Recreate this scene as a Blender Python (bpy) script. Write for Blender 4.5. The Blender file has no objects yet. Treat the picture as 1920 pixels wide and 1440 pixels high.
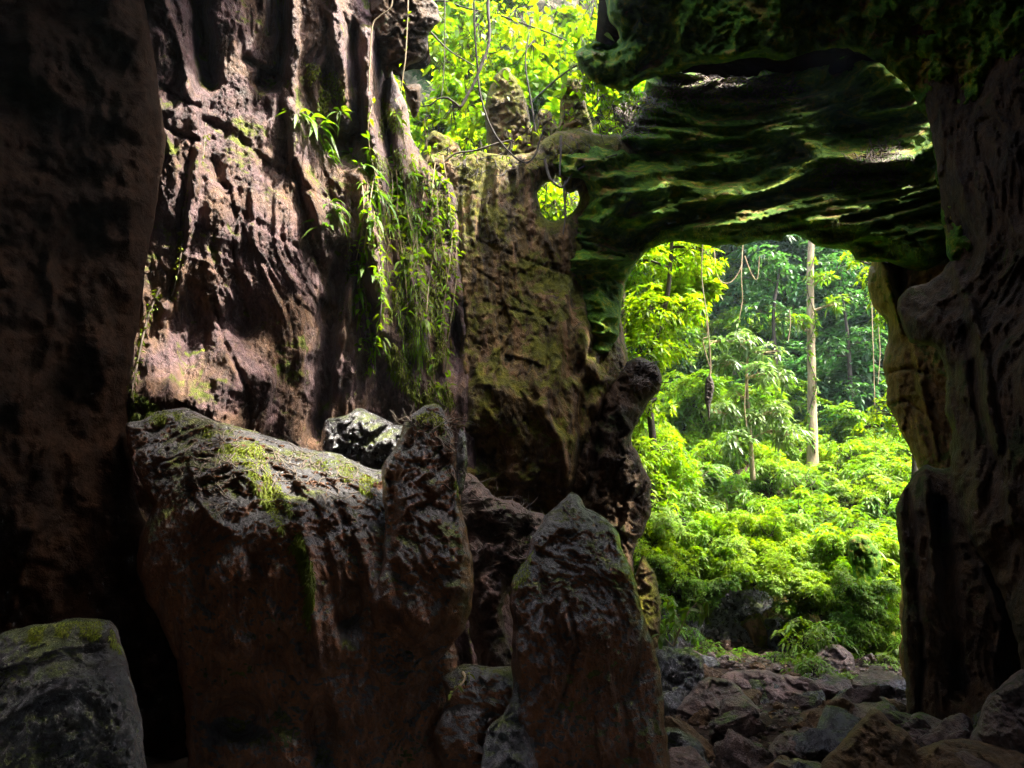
import bpy, math, random
import numpy as np
from mathutils import Vector
R = math.radians
sc = bpy.context.scene
C = sc.collection
# ---------------------------------------------------------------- camera, sky, sun, exposure
F = 1280.0; PITCH = R(15.7); CAMZ = 1.6
cam_d = bpy.data.cameras.new('camera'); cam = bpy.data.objects.new('camera', cam_d); C.objects.link(cam)
cam.location = (0, 0, CAMZ); cam.rotation_euler = (R(90) + PITCH, 0, 0)
cam_d.lens = 24; cam_d.sensor_width = 36; cam_d.clip_end = 600; cam_d.clip_start = 0.05
sc.camera = cam
SUN = Vector((0.42, -0.1, 0.9)).normalized()
w = bpy.data.worlds.new('World'); sc.world = w; w.use_nodes = True
nt = w.node_tree; bg = nt.nodes['Background']; sky = nt.nodes.new('ShaderNodeTexSky')
sky.sky_type = 'NISHITA'; sky.sun_disc = False
sky.sun_elevation = math.asin(SUN.z); sky.sun_rotation = math.atan2(SUN.x, SUN.y)
nt.links.new(sky.outputs[0], bg.inputs[0]); bg.inputs[1].default_value = 0.15; sky.dust_density = 5; sky.air_density = .8; sky.ozone_density = .6
sl = bpy.data.lights.new('sun', 'SUN'); sl.energy = 2.2; sl.angle = R(2); sl.color = (1, .93, .80)
so = bpy.data.objects.new('sun', sl); C.objects.link(so); so.rotation_euler = (-SUN).to_track_quat('-Z', 'Y').to_euler()
sc.view_settings.view_transform = 'Standard'; sc.view_settings.look = 'None'
sc.view_settings.exposure = 3.6; sc.view_settings.gamma = 1
cy = sc.cycles; cy.max_bounces = 7; cy.diffuse_bounces = 4; cy.glossy_bounces = 2; cy.transmission_bounces = 3
cy.transparent_max_bounces = 4; cy.volume_bounces = 0; cy.use_denoising = True; cy.use_adaptive_sampling = False; cy.sample_clamp_indirect = 4
cy.caustics_reflective = False; cy.caustics_refractive = False
try:
    cy.denoiser = 'OPENIMAGEDENOISE'; cy.denoising_input_passes = 'RGB_ALBEDO_NORMAL'; cy.denoising_prefilter = 'NONE'
except Exception: pass

# ---------------------------------------------------------------- noise
_r = np.random.RandomState(7)
PERM = _r.permutation(256); PERM = np.concatenate([PERM, PERM, PERM])
GR = _r.normal(size=(256, 3)); GR /= np.linalg.norm(GR, axis=1)[:, None]
def perlin(p):
    p = np.asarray(p, dtype=np.float64); i = np.floor(p).astype(np.int64); f = p - i; i &= 255
    u = f * f * f * (f * (f * 6 - 15) + 10); out = np.zeros(len(p))
    for dx in (0, 1):
        wx = u[:, 0] if dx else 1 - u[:, 0]
        for dy in (0, 1):
            wy = u[:, 1] if dy else 1 - u[:, 1]
            for dz in (0, 1):
                wz = u[:, 2] if dz else 1 - u[:, 2]
                h = PERM[PERM[PERM[(i[:, 0] + dx) & 255] + ((i[:, 1] + dy) & 255)] + ((i[:, 2] + dz) & 255)]
                g = GR[h]
                out += wx * wy * wz * (g[:, 0] * (f[:, 0] - dx) + g[:, 1] * (f[:, 1] - dy) + g[:, 2] * (f[:, 2] - dz))
    return out * 1.5
def fbm(p, octs=4, gain=.5, lac=2.07):
    a = 1; o = 0
    for k in range(octs): o = o + a * perlin(p * lac ** k + 13.7 * k); a *= gain
    return o
def ridged(p, octs=4, gain=.5, lac=2.1):
    a = 1; o = 0
    for k in range(octs): o = o + a * (1 - 2 * np.abs(perlin(p * lac ** k + 31.1 * k)) ** .8); a *= gain
    return o
def billow(p, octs=3, gain=.5, lac=2.1):
    a = 1; o = 0
    for k in range(octs): o = o + a * (2 * np.abs(perlin(p * lac ** k + 5.1 * k)) - .5); a *= gain
    return o
def facets(p, amp=.4):
    i = np.floor(p).astype(np.int64); bd = np.full(len(p), 1e9); out = np.zeros(len(p))
    for dx in (-1, 0, 1):
        for dy in (-1, 0, 1):
            for dz in (-1, 0, 1):
                c = i + [dx, dy, dz]; h = PERM[PERM[PERM[c[:, 0] & 255] + (c[:, 1] & 255)] + (c[:, 2] & 255)]
                s = c + .5 + GR[h] * .45; d = p - s; q = (d * d).sum(1); m = q < bd; bd = np.where(m, q, bd)
                g = GR[(h + 77) & 255]; out = np.where(m, (d * g).sum(1) * amp + g[:, 1] * .12, out)
    return out
def sstep(a, b, x):
    t = np.clip((x - a) / (b - a), 0, 1); return t * t * (3 - 2 * t)

# ---------------------------------------------------------------- pixel of the photo + distance -> point
CP, SP = math.cos(PITCH), math.sin(PITCH)
def P(px, py, D):
    x = (np.asarray(px, float) - 960) / F; y = (720 - np.asarray(py, float)) / F
    yy = CP - SP * y; zz = SP + CP * y
    return np.stack([x / yy * D, np.ones_like(x) * D, CAMZ + zz / yy * D], -1)
def V(px, py, D): return Vector(P(px, py, D).tolist())

# ---------------------------------------------------------------- object helpers
def link(name, me, mat=None, parent=None):
    o = bpy.data.objects.new(name, me); C.objects.link(o)
    if mat and me and not me.materials: me.materials.append(mat)
    if parent: o.parent = parent
    return o
def tag(o, label=None, cat=None, group=None, kind=None):
    if label: o['label'] = label
    if cat: o['category'] = cat
    if group: o['group'] = group
    if kind: o['kind'] = kind
    return o
def empty(name, loc, label=None, cat=None, group=None):
    o = bpy.data.objects.new(name, None); C.objects.link(o); o.location = loc; o.empty_display_size = .1
    return tag(o, label, cat, group)
def mesh_np(name, v, loops, sizes, smooth=True):
    me = bpy.data.meshes.new(name); v = np.asarray(v, np.float32)
    me.vertices.add(len(v)); me.vertices.foreach_set('co', v.ravel())
    loops = np.asarray(loops, np.int32).ravel(); sizes = np.asarray(sizes, np.int32)
    me.loops.add(len(loops)); me.loops.foreach_set('vertex_index', loops)
    me.polygons.add(len(sizes)); st = np.zeros(len(sizes), np.int32); st[1:] = np.cumsum(sizes)[:-1]
    me.polygons.foreach_set('loop_start', st); me.polygons.foreach_set('loop_total', sizes)
    me.polygons.foreach_set('use_smooth', np.full(len(sizes), smooth))
    me.update(calc_edges=True); me.validate(); return me
def rebase(o, me, base):
    me.transform(__import__('mathutils').Matrix.Translation(-Vector(base))); o.location = base

# ---------------------------------------------------------------- closed rock bodies from an outline, a distance map and relief
def seg_dist(X, Y, pts, closed=True):
    pts = np.asarray(pts, float); n = len(pts); best = np.full(X.shape, 1e18); bx = np.zeros(X.shape); by = np.zeros(X.shape)
    for i in range(n if closed else n - 1):
        a = pts[i]; b = pts[(i + 1) % n]; d = b - a; L = d @ d + 1e-9
        t = np.clip(((X - a[0]) * d[0] + (Y - a[1]) * d[1]) / L, 0, 1)
        qx = a[0] + t * d[0]; qy = a[1] + t * d[1]; dd = (X - qx) ** 2 + (Y - qy) ** 2
        m = dd < best; best = np.where(m, dd, best); bx = np.where(m, qx, bx); by = np.where(m, qy, by)
    return np.sqrt(best), bx, by
def inside(X, Y, pts):
    pts = np.asarray(pts, float); n = len(pts); c = np.zeros(X.shape, bool)
    for i in range(n):
        x1, y1 = pts[i]; x2, y2 = pts[(i + 1) % n]
        if y1 == y2: continue
        c ^= ((y1 > Y) != (y2 > Y)) & (X < (x2 - x1) * (Y - y1) / (y2 - y1) + x1)
    return c
def rough(pts, amp, seed, seg=7.0):
    pts = np.asarray(pts, float); n = len(pts)
    # closed Catmull-Rom then jitter along the normal
    out = []
    for i in range(n):
        p0, p1, p2, p3 = pts[i - 1], pts[i], pts[(i + 1) % n], pts[(i + 2) % n]
        m = max(1, int(np.linalg.norm(p2 - p1) / seg)); m = min(m, 40)
        for k in range(m):
            t = k / m
            cr = .5 * ((2 * p1) + (-p0 + p2) * t + (2 * p0 - 5 * p1 + 4 * p2 - p3) * t * t + (-p0 + 3 * p1 - 3 * p2 + p3) * t ** 3)
            out.append(.5 * cr + .5 * (p1 + (p2 - p1) * t))
    out = np.array(out); tn = np.roll(out, -1, 0) - np.roll(out, 1, 0); tn /= np.linalg.norm(tn, axis=1)[:, None] + 1e-9
    nrm = np.stack([-tn[:, 1], tn[:, 0]], 1); q = np.c_[out / 42.0, np.full(len(out), seed * 3.3)]
    q2 = np.c_[out / 15.0, np.full(len(out), seed * 3.3)]
    return out + nrm * (perlin(q) * amp + perlin(q2) * amp * .6 + perlin(q2 * 2.6 + 7) * min(amp, 6) * .3)[:, None]
class Body: pass
BODY = {}
def body(name, poly, dpts, mat, holes=(), step=3.5, er=.5, thick=1.2, relief=None, strokes=(), blobs=(), mp=P, scale=None,
         jit=5, seed=0, parent=None, key=None, backflat=.6, maxdev=1.0):
    poly = rough(poly, jit, seed); hs = [rough(h, jit * .5, seed + 9) for h in holes]
    x0, y0 = poly.min(0) - step; x1, y1 = poly.max(0) + step
    xs = np.arange(x0, x1 + step, step); ys = np.arange(y0, y1 + step, step)
    X, Y = np.meshgrid(xs, ys); ins = inside(X, Y, poly)
    d, bx, by = seg_dist(X, Y, poly)
    for h in hs:
        hi = inside(X, Y, h); d2, b2x, b2y = seg_dist(X, Y, h)
        ins &= ~hi; m = d2 < d; d = np.where(m, d2, d); bx = np.where(m, b2x, bx); by = np.where(m, b2y, by)
    cell = ins[:-1, :-1] & ins[1:, :-1] & ins[:-1, 1:] & ins[1:, 1:]
    # grow by cells mostly inside
    cnt = ins[:-1, :-1].astype(int) + ins[1:, :-1] + ins[:-1, 1:] + ins[1:, 1:]
    cell = cnt >= 3
    used = np.zeros(X.shape, bool); full = np.ones(X.shape, int) * 0
    for a in (0, 1):
        for b in (0, 1):
            used[a:a + cell.shape[0], b:b + cell.shape[1]] |= cell; full[a:a + cell.shape[0], b:b + cell.shape[1]] += cell
    bnd = used & (full < 4)
    X = np.where(bnd, bx, X); Y = np.where(bnd, by, Y); d = np.where(bnd, 0, d)
    idx = -np.ones(X.shape, int); n = used.sum(); idx[used] = np.arange(n)
    ux, uy, ud, ub = X[used], Y[used], d[used], bnd[used]
    # distance map
    cp = np.array(dpts, float)
    if len(cp) == 1: D0 = np.full(n, cp[0, 2])
    else:
        c = 60.0; K = np.sqrt(((cp[:, None, :2] - cp[None, :, :2]) ** 2).sum(-1) + c * c)
        m0 = cp[:, 2].mean(); wt = np.linalg.solve(K + np.eye(len(cp)) * 1e-3, cp[:, 2] - m0)
        D0 = np.full(n, m0)
        for i in range(len(cp)): D0 += wt[i] * np.sqrt((ux - cp[i, 0]) ** 2 + (uy - cp[i, 1]) ** 2 + c * c)
        D0 = np.clip(D0, cp[:, 2].min() - maxdev, cp[:, 2].max() + maxdev)
    s = (D0 / F) if scale is None else scale
    dm = ud * s; t = np.clip((er - dm) / er, 0, 1); edge = er * (1 - np.sqrt(np.clip(1 - t * t, 0, 1)))
    base = mp(ux, uy, D0); rl = np.zeros(n)
    if relief: rl = relief(base)
    for st in strokes:
        pts, wd, amp = st[:3]; jn = perlin(np.c_[ux / 38, uy / 38, np.full(n, amp * 7 + seed)]) * wd * .9
        ds, _, _ = seg_dist(ux, uy, pts, False); rl = rl + amp * np.exp(-((np.maximum(ds + jn * .6, 0)) / wd) ** 2)
    for (cx, cyy, rx, ry, amp) in blobs:
        jn = perlin(np.c_[ux / (rx * .9), uy / (ry * .9), np.full(n, amp * 5 + seed)]) * .45
        q = ((ux - cx) / rx) ** 2 + ((uy - cyy) / ry) ** 2 + jn
        rl = rl + amp * np.exp(-np.clip(q, 0, 50) ** 1.5)
    ramp = sstep(0, .05, dm) * .8 + .2 * sstep(0, .4, dm); ramp = np.where(ub, 0, ramp)
    Df = D0 + edge - rl * ramp
    Db = D0 + er + thick * (1 - np.exp(-dm / (thick * backflat)))+ .02
    front = mp(ux, uy, np.where(ub, D0 + er, Df)); back = mp(ux, uy, Db)
    bi = np.arange(n); nb = ~ub; bi[nb] = n + np.arange(nb.sum())
    verts = np.concatenate([front, back[nb]])
    cy_, cx_ = np.nonzero(cell)
    q = np.stack([idx[cy_, cx_], idx[cy_ + 1, cx_], idx[cy_ + 1, cx_ + 1], idx[cy_, cx_ + 1]], 1)
    qb = bi[q][:, ::-1]
    keep = ~(ub[q].all(1)); qb = qb[keep]
    allq = np.concatenate([q, qb])
    me = mesh_np(name, verts, allq, np.full(len(allq), 4))
    o = link(name, me, mat)
    lo = verts.min(0); hi = verts.max(0); base_pt = Vector(((lo[0] + hi[0]) / 2, (lo[1] + hi[1]) / 2, lo[2]))
    B = Body(); B.o = o; B.x0, B.y0, B.step = x0, y0, step
    g = np.full(used.shape, np.nan); g[used] = np.where(ub, D0 + er, Df); B.g = g; B.mp = mp
    rebase(o, me, base_pt)
    if parent:
        o.parent = parent; o.location = base_pt - parent.location
    BODY[key or name] = B
    return o
def at(key, px, py, off=0.0):
    B = BODY[key]; j = int(round((px - B.x0) / B.step)); i = int(round((py - B.y0) / B.step))
    i = max(0, min(i, B.g.shape[0] - 1)); j = max(0, min(j, B.g.shape[1] - 1)); D = B.g[i, j]
    if np.isnan(D):
        ii, jj = np.nonzero(~np.isnan(B.g)); k = np.argmin((ii - i) ** 2 + (jj - j) ** 2); D = B.g[ii[k], jj[k]]
    return Vector(B.mp(px, py, D - off).tolist())

# ---------------------------------------------------------------- materials
def new_mat(name):
    m = bpy.data.materials.new(name); m.use_nodes = True; t = m.node_tree; t.nodes.clear()
    return m, t, t.nodes.new, t.links.new
def rock_mat(name, cols, moss=None, moss_amt=.5, moss_up=.5, rough_=(.35, .75), bump=.5, stretch=(1, 1, 1), fine=14.0, streak=None, spec=.5, patch=1.1, mottle=.6, crest=None, coat=0):
    m, t, N, L = new_mat(name)
    out = N('ShaderNodeOutputMaterial'); bs = N('ShaderNodeBsdfPrincipled'); L(bs.outputs[0], out.inputs[0])
    geo = N('ShaderNodeNewGeometry'); mpn = N('ShaderNodeMapping'); mpn.inputs['Scale'].default_value = stretch; L(geo.outputs['Position'], mpn.inputs[0])
    def noise(sc_, det=6, rg=.6, src=None, dist=0.0):
        n = N('ShaderNodeTexNoise'); n.inputs['Scale'].default_value = sc_; n.inputs['Detail'].default_value = det
        n.inputs['Roughness'].default_value = rg; n.inputs['Distortion'].default_value = dist
        L((src or mpn).outputs[0], n.inputs['Vector']) if src is not geo else L(geo.outputs['Position'], n.inputs['Vector']); return n
    def ramp(src, stops, interp='LINEAR'):
        r = N('ShaderNodeValToRGB'); r.color_ramp.interpolation = interp
        while len(r.color_ramp.elements) < len(stops): r.color_ramp.elements.new(.5)
        for e, (p, c) in zip(r.color_ramp.elements, stops): e.position = p; e.color = (*c, 1) if len(c) == 3 else c
        L(src, r.inputs[0]); return r
    def mix(a, b, f, mode='MIX'):
        x = N('ShaderNodeMix'); x.data_type = 'RGBA'; x.blend_type = mode
        L(a, x.inputs[6]); L(b, x.inputs[7])
        if isinstance(f, float): x.inputs[0].default_value = f
        else: L(f, x.inputs[0])
        return x.outputs[2]
    big = noise(patch, 5, .65, geo, .6); k = len(cols)
    rb = ramp(big.outputs[0], [(.3 + .4 * i / (k - 1), c) for i, c in enumerate(cols)])
    med = noise(5.5, 8, .7, None, .3)
    rm = ramp(med.outputs[0], [(.32, (1 - mottle,) * 3), (.52, (.9,) * 3), (.72, (1.5,) * 3)])
    col = mix(rb.outputs[0], rm.outputs[0], 1.0, 'MULTIPLY')
    vo = N('ShaderNodeTexVoronoi'); vo.feature = 'DISTANCE_TO_EDGE'; vo.inputs['Scale'].default_value = 2.2; vo.inputs['Randomness'].default_value = 1
    wn = noise(3.0, 4, .6); wa = N('ShaderNodeMix'); wa.data_type = 'RGBA'; wa.inputs[0].default_value = .35
    L(mpn.outputs[0], wa.inputs[6]); L(wn.outputs[1], wa.inputs[7]); L(wa.outputs[2], vo.inputs['Vector'])
    cr = ramp(vo.outputs[0], [(0, (.35,) * 3), (.025, (1,) * 3)])
    col = mix(col, cr.outputs[0], .55, 'MULTIPLY')
    if streak:
        ms = N('ShaderNodeMapping'); ms.inputs['Scale'].default_value = (1, 1, .06); L(geo.outputs['Position'], ms.inputs[0])
        sn = noise(3.4, 5, .6, ms, .2); sr = ramp(sn.outputs[0], [(.5, (0,) * 3), (.62, (1,) * 3)])
        sc2 = N('ShaderNodeRGB'); sc2.outputs[0].default_value = (*streak, 1); col = mix(col, sc2.outputs[0], sr.outputs[0])
        sn2 = noise(5.0, 5, .6, ms, .2); sr2 = ramp(sn2.outputs[0], [(.42, (.25,) * 3), (.55, (1,) * 3)]); col = mix(col, sr2.outputs[0], .8, 'MULTIPLY')
    fin = noise(fine, 9, .72); fin2 = noise(fine * 4.1, 5, .7); 
    mb = N('ShaderNodeMath'); mb.operation = 'MULTIPLY_ADD'; L(fin2.outputs[0], mb.inputs[0]); mb.inputs[1].default_value = .3; L(fin.outputs[0], mb.inputs[2])
    mb2 = N('ShaderNodeMath'); mb2.operation = 'MULTIPLY_ADD'; L(med.outputs[0], mb2.inputs[0]); mb2.inputs[1].default_value = 1.6; L(mb.outputs[0], mb2.inputs[2])
    mc = N('ShaderNodeMath'); mc.operation = 'MULTIPLY_ADD'; L(cr.outputs[0], mc.inputs[0]); mc.inputs[1].default_value = .25; L(mb2.outputs[0], mc.inputs[2])
    rr = N('ShaderNodeMapRange'); L(fin.outputs[0], rr.inputs[0]); rr.inputs[1].default_value = .35; rr.inputs[2].default_value = .65
    rr.inputs[3].default_value = rough_[0]; rr.inputs[4].default_value = rough_[1]
    if crest:
        cx = N('ShaderNodeSeparateXYZ'); L(geo.outputs['Normal'], cx.inputs[0]); ca = N('ShaderNodeMath'); ca.operation = 'MULTIPLY_ADD'
        L(med.outputs[0], ca.inputs[0]); ca.inputs[1].default_value = .9; L(cx.outputs[2], ca.inputs[2])
        cf = ramp(ca.outputs[0], [(.62, (0,) * 3), (.95, (1,) * 3)]); cc = N('ShaderNodeRGB'); cc.outputs[0].default_value = (*crest, 1)
        cm = mix(cc.outputs[0], rm.outputs[0], 1.0, 'MULTIPLY'); col = mix(col, cm, cf.outputs[0])
    if moss:
        mn = noise(1.6, 7, .7, geo, .5); sx = N('ShaderNodeSeparateXYZ'); L(geo.outputs['Normal'], sx.inputs[0])
        a = N('ShaderNodeMath'); a.operation = 'MULTIPLY_ADD'; L(sx.outputs[2], a.inputs[0]); a.inputs[1].default_value = moss_up * .35; L(mn.outputs[0], a.inputs[2])
        c_ = .72 - moss_amt * .45
        mf = ramp(a.outputs[0], [(c_, (0,) * 3), (c_ + .07, (1,) * 3)])
        mcn = noise(4.5, 6, .7, geo); mcl = ramp(mcn.outputs[0], [(.35, tuple(x * .45 for x in moss[0])), (.52, moss[0]), (.68, moss[1])])
        col = mix(col, mcl.outputs[0], mf.outputs[0])
        rx = N('ShaderNodeMix'); L(mf.outputs[0], rx.inputs[0]); L(rr.outputs[0], rx.inputs[2]); rx.inputs[3].default_value = .9; L(rx.outputs[0], bs.inputs['Roughness'])
    else: L(rr.outputs[0], bs.inputs['Roughness'])
    L(col, bs.inputs['Base Color']); bs.inputs['Specular IOR Level'].default_value = spec
    bp = N('ShaderNodeBump'); bp.inputs['Strength'].default_value = bump; bp.inputs['Distance'].default_value = .09; L(mc.outputs[0], bp.inputs['Height']); L(bp.outputs[0], bs.inputs['Normal'])
    if coat: bs.inputs['Coat Weight'].default_value = coat; bs.inputs['Coat Roughness'].default_value = .13; L(bp.outputs[0], bs.inputs['Coat Normal'])
    return m
def leaf_mat(name, c1, c2, tr, trans=.45, rgh=.45, var=.8):
    m, t, N, L = new_mat(name); out = N('ShaderNodeOutputMaterial')
    geo = N('ShaderNodeNewGeometry'); n = N('ShaderNodeTexNoise'); n.inputs['Scale'].default_value = var; n.inputs['Detail'].default_value = 5; L(geo.outputs['Position'], n.inputs['Vector'])
    rp = N('ShaderNodeValToRGB'); rp.color_ramp.elements[0].position = .35; rp.color_ramp.elements[1].position = .65
    rp.color_ramp.elements[0].color = (*c1, 1); rp.color_ramp.elements[1].color = (*c2, 1); L(n.outputs[0], rp.inputs[0])
    pi = N('ShaderNodeHueSaturation'); mr = N('ShaderNodeMapRange'); L(geo.outputs['Random Per Island'], mr.inputs[0]); mr.inputs[3].default_value = .6; mr.inputs[4].default_value = 1.45
    L(mr.outputs[0], pi.inputs['Value']); L(rp.outputs[0], pi.inputs['Color'])
    mh = N('ShaderNodeMapRange'); L(geo.outputs['Random Per Island'], mh.inputs[0]); mh.inputs[3].default_value = .475; mh.inputs[4].default_value = .515; L(mh.outputs[0], pi.inputs['Hue'])
    bs = N('ShaderNodeBsdfPrincipled'); bs.inputs['Roughness'].default_value = rgh; bs.inputs['Specular IOR Level'].default_value = .35; L(pi.outputs[0], bs.inputs['Base Color'])
    tl = N('ShaderNodeBsdfTranslucent'); mx = N('ShaderNodeMix'); mx.data_type = 'RGBA'; mx.blend_type = 'MULTIPLY'; mx.inputs[0].default_value = 1
    L(pi.outputs[0], mx.inputs[6]); mx.inputs[7].default_value = (*tr, 1); L(mx.outputs[2], tl.inputs[0])
    ms = N('ShaderNodeMixShader'); ms.inputs[0].default_value = trans; L(bs.outputs[0], ms.inputs[1]); L(tl.outputs[0], ms.inputs[2]); L(ms.outputs[0], out.inputs[0])
    return m
def bark_mat(name, c1, c2, sc_=8):
    m, t, N, L = new_mat(name); out = N('ShaderNodeOutputMaterial'); bs = N('ShaderNodeBsdfPrincipled'); L(bs.outputs[0], out.inputs[0])
    geo = N('ShaderNodeNewGeometry'); mp_ = N('ShaderNodeMapping'); mp_.inputs['Scale'].default_value = (1, 1, .35); L(geo.outputs['Position'], mp_.inputs[0])
    n = N('ShaderNodeTexNoise'); n.inputs['Scale'].default_value = sc_; n.inputs['Detail'].default_value = 8; n.inputs['Roughness'].default_value = .7; L(mp_.outputs[0], n.inputs['Vector'])
    rp = N('ShaderNodeValToRGB'); rp.color_ramp.elements[0].position = .38; rp.color_ramp.elements[1].position = .62
    rp.color_ramp.elements[0].color = (*c1, 1); rp.color_ramp.elements[1].color = (*c2, 1); L(n.outputs[0], rp.inputs[0]); L(rp.outputs[0], bs.inputs['Base Color'])
    bs.inputs['Roughness'].default_value = .85; bp = N('ShaderNodeBump'); bp.inputs['Strength'].default_value = .5; bp.inputs['Distance'].default_value = .03
    L(n.outputs[0], bp.inputs['Height']); L(bp.outputs[0], bs.inputs['Normal']); return m

M = {}
M['wall'] = rock_mat('pale_banded_rock', [(.12, .05, .015), (.18, .10, .058), (.17, .098, .105), (.06, .024, .008)], ((.13, .16, .012), (.25, .28, .02)), .30, .3, (.4, .8), 1.0, (1, 1, .5), 11, None, .4, .9, .65)
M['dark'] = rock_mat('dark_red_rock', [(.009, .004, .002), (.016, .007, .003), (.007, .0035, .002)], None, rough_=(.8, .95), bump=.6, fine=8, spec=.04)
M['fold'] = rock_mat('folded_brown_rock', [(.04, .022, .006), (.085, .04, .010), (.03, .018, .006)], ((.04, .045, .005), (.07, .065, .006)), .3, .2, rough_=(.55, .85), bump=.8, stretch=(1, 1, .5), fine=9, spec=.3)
M['pillar'] = rock_mat('olive_brown_rock', [(.11, .075, .014), (.20, .12, .026), (.14, .09, .016)], ((.11, .11, .005), (.20, .17, .008)), .5, .3, (.5, .85), .8, (1, 1, .5), 9, (.28, .15, .06), .3, 1.0, .5)
M['arch'] = rock_mat('mossy_layered_rock', [(.18, .125, .010), (.28, .19, .015), (.13, .085, .012)], ((.07, .18, .003), (.32, .31, .005)), .80, -.2, (.55, .9), .7, (.35, 1, 1), 7, None, .25, 1.0, .6)
M['jamb'] = rock_mat('tan_cliff_rock', [(.17, .12, .025), (.34, .18, .05), (.22, .12, .03)], ((.10, .12, .012), (.18, .19, .02)), .42, .1, (.5, .85), .7, (1, 1, .5), 8, None, .3, 1.3, .6)
M['wet'] = rock_mat('wet_grey_rock', [(.05, .045, .04), (.10, .085, .08), (.055, .05, .055)], ((.09, .12, .01), (.22, .26, .015)), .22, .5, (.14, .42), 1.0, (1, 1, .7), 10, None, .9, 1.4, .6, (.085, .08, .09), coat=1)
M['red'] = rock_mat('red_brown_rock', [(.24, .10, .035), (.42, .16, .06), (.20, .085, .03)], ((.10, .12, .01), (.22, .25, .02)), .14, .55, (.3, .7), .9, (1, 1, .6), 9, None, .5, 1.2, .6, (.10, .095, .10), coat=.7)
M['boulder'] = rock_mat('purple_brown_rock', [(.10, .05, .03), (.20, .11, .085), (.10, .065, .06)], ((.07, .10, .01), (.15, .20, .02)), .10, .45, (.3, .7), .9, (1, 1, 1), 9, None, .7, 1.6, .75, coat=.4)
M['brown'] = rock_mat('rust_brown_rock', [(.14, .075, .03), (.22, .12, .05), (.10, .055, .025)], None, rough_=(.45, .8), bump=.9, fine=8, spec=.4, patch=1.6)
M['pink'] = rock_mat('pale_pink_rock', [(.26, .17, .14), (.40, .25, .21), (.24, .16, .14)], None, rough_=(.45, .8), bump=.8, fine=8, spec=.4, patch=1.5)
M['earth'] = rock_mat('dark_earth', [(.028, .016, .009), (.05, .028, .016), (.022, .015, .01)], ((.03, .05, .01), (.06, .09, .015)), .05, .3, (.7, .95), .7, spec=.2)
M['cliff'] = rock_mat('far_cliff_rock', [(.07, .07, .04), (.20, .16, .10), (.09, .09, .05)], ((.03, .06, .015), (.05, .09, .02)), .5, .2, (.7, .95), .7, spec=.2, patch=.35)
M['leaf_y'] = leaf_mat('yellow_green_leaf', (.08, .19, .005), (.16, .26, .006), (1.8, 1.75, .5), .5, .6)
M['leaf_g'] = leaf_mat('mid_green_leaf', (.06, .155, .010), (.12, .21, .010), (1.7, 1.7, .5), .42, .55)
M['leaf_d'] = leaf_mat('blue_green_leaf', (.025, .085, .024), (.05, .125, .035), (1.5, 1.7, .8), .4, .55)
M['leaf_p'] = leaf_mat('pale_green_leaf', (.08, .15, .05), (.13, .19, .06), (1.4, 1.6, .7), .35)
M['moss'] = leaf_mat('moss_strand', (.08, .12, .008), (.17, .20, .012), (1.6, 1.6, .6), .35, .7)
M['bark'] = bark_mat('pale_bark', (.17, .12, .06), (.42, .32, .18), 5)
M['bark_d'] = bark_mat('dark_bark', (.02, .014, .008), (.055, .038, .022), 14)
M['root'] = bark_mat('grey_root', (.06, .045, .03), (.17, .13, .10), 20)

# ---------------------------------------------------------------- leaves, tubes
rng = np.random.RandomState(3)
def norm(a): return a / (np.linalg.norm(a, axis=-1, keepdims=True) + 1e-9)
def leaves(pos, dirs, length, width, droop=.3, fold=.18, k=3):
    """leaf blades: k stations, folded along the midrib, bending down."""
    n = len(pos); up = np.tile([0, 0, 1.0], (n, 1)); dirs = norm(dirs)
    side = norm(np.cross(dirs, up) + rng.normal(0, .25, (n, 3))); side = norm(side - dirs * (side * dirs).sum(1)[:, None]); nor = np.cross(side, dirs)
    length = np.broadcast_to(length, (n,)); width = np.broadcast_to(width, (n,)); vs = []
    prof = {3: [0, 1, 0], 4: [0, .95, .75, 0], 5: [0, .8, 1, .6, 0]}[k]
    for i in range(k):
        t = i / (k - 1); c = pos + dirs * (length * t)[:, None]; c = c.copy(); c[:, 2] -= droop * length * t * t
        if 0 < i < k - 1:
            wv = side * (width * prof[i] * .5)[:, None]; l = nor * (width * fold * prof[i])[:, None]
            vs += [c - wv + l, c, c + wv + l]
        else: vs.append(c)
    m = len(vs); v = np.stack(vs, 1).reshape(-1, 3); b = (np.arange(n) * m)[:, None]; L_ = []; S_ = []
    tri = [(0, 2, 1), (0, 3, 2)]; quad = []
    for i in range(k - 3): a = 1 + 3 * i; quad += [(a, a + 1, a + 4, a + 3), (a + 1, a + 2, a + 5, a + 4)]
    a = 1 + 3 * (k - 3); tri += [(a, a + 1, m - 1), (a + 1, a + 2, m - 1)]
    lo = []; sz = []
    for f in tri: lo.append((b + np.array(f)).ravel()); sz.append(np.full(n, 3))
    for f in quad: lo.append((b + np.array(f)).ravel()); sz.append(np.full(n, 4))
    return v, np.concatenate(lo), np.concatenate(sz)
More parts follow.
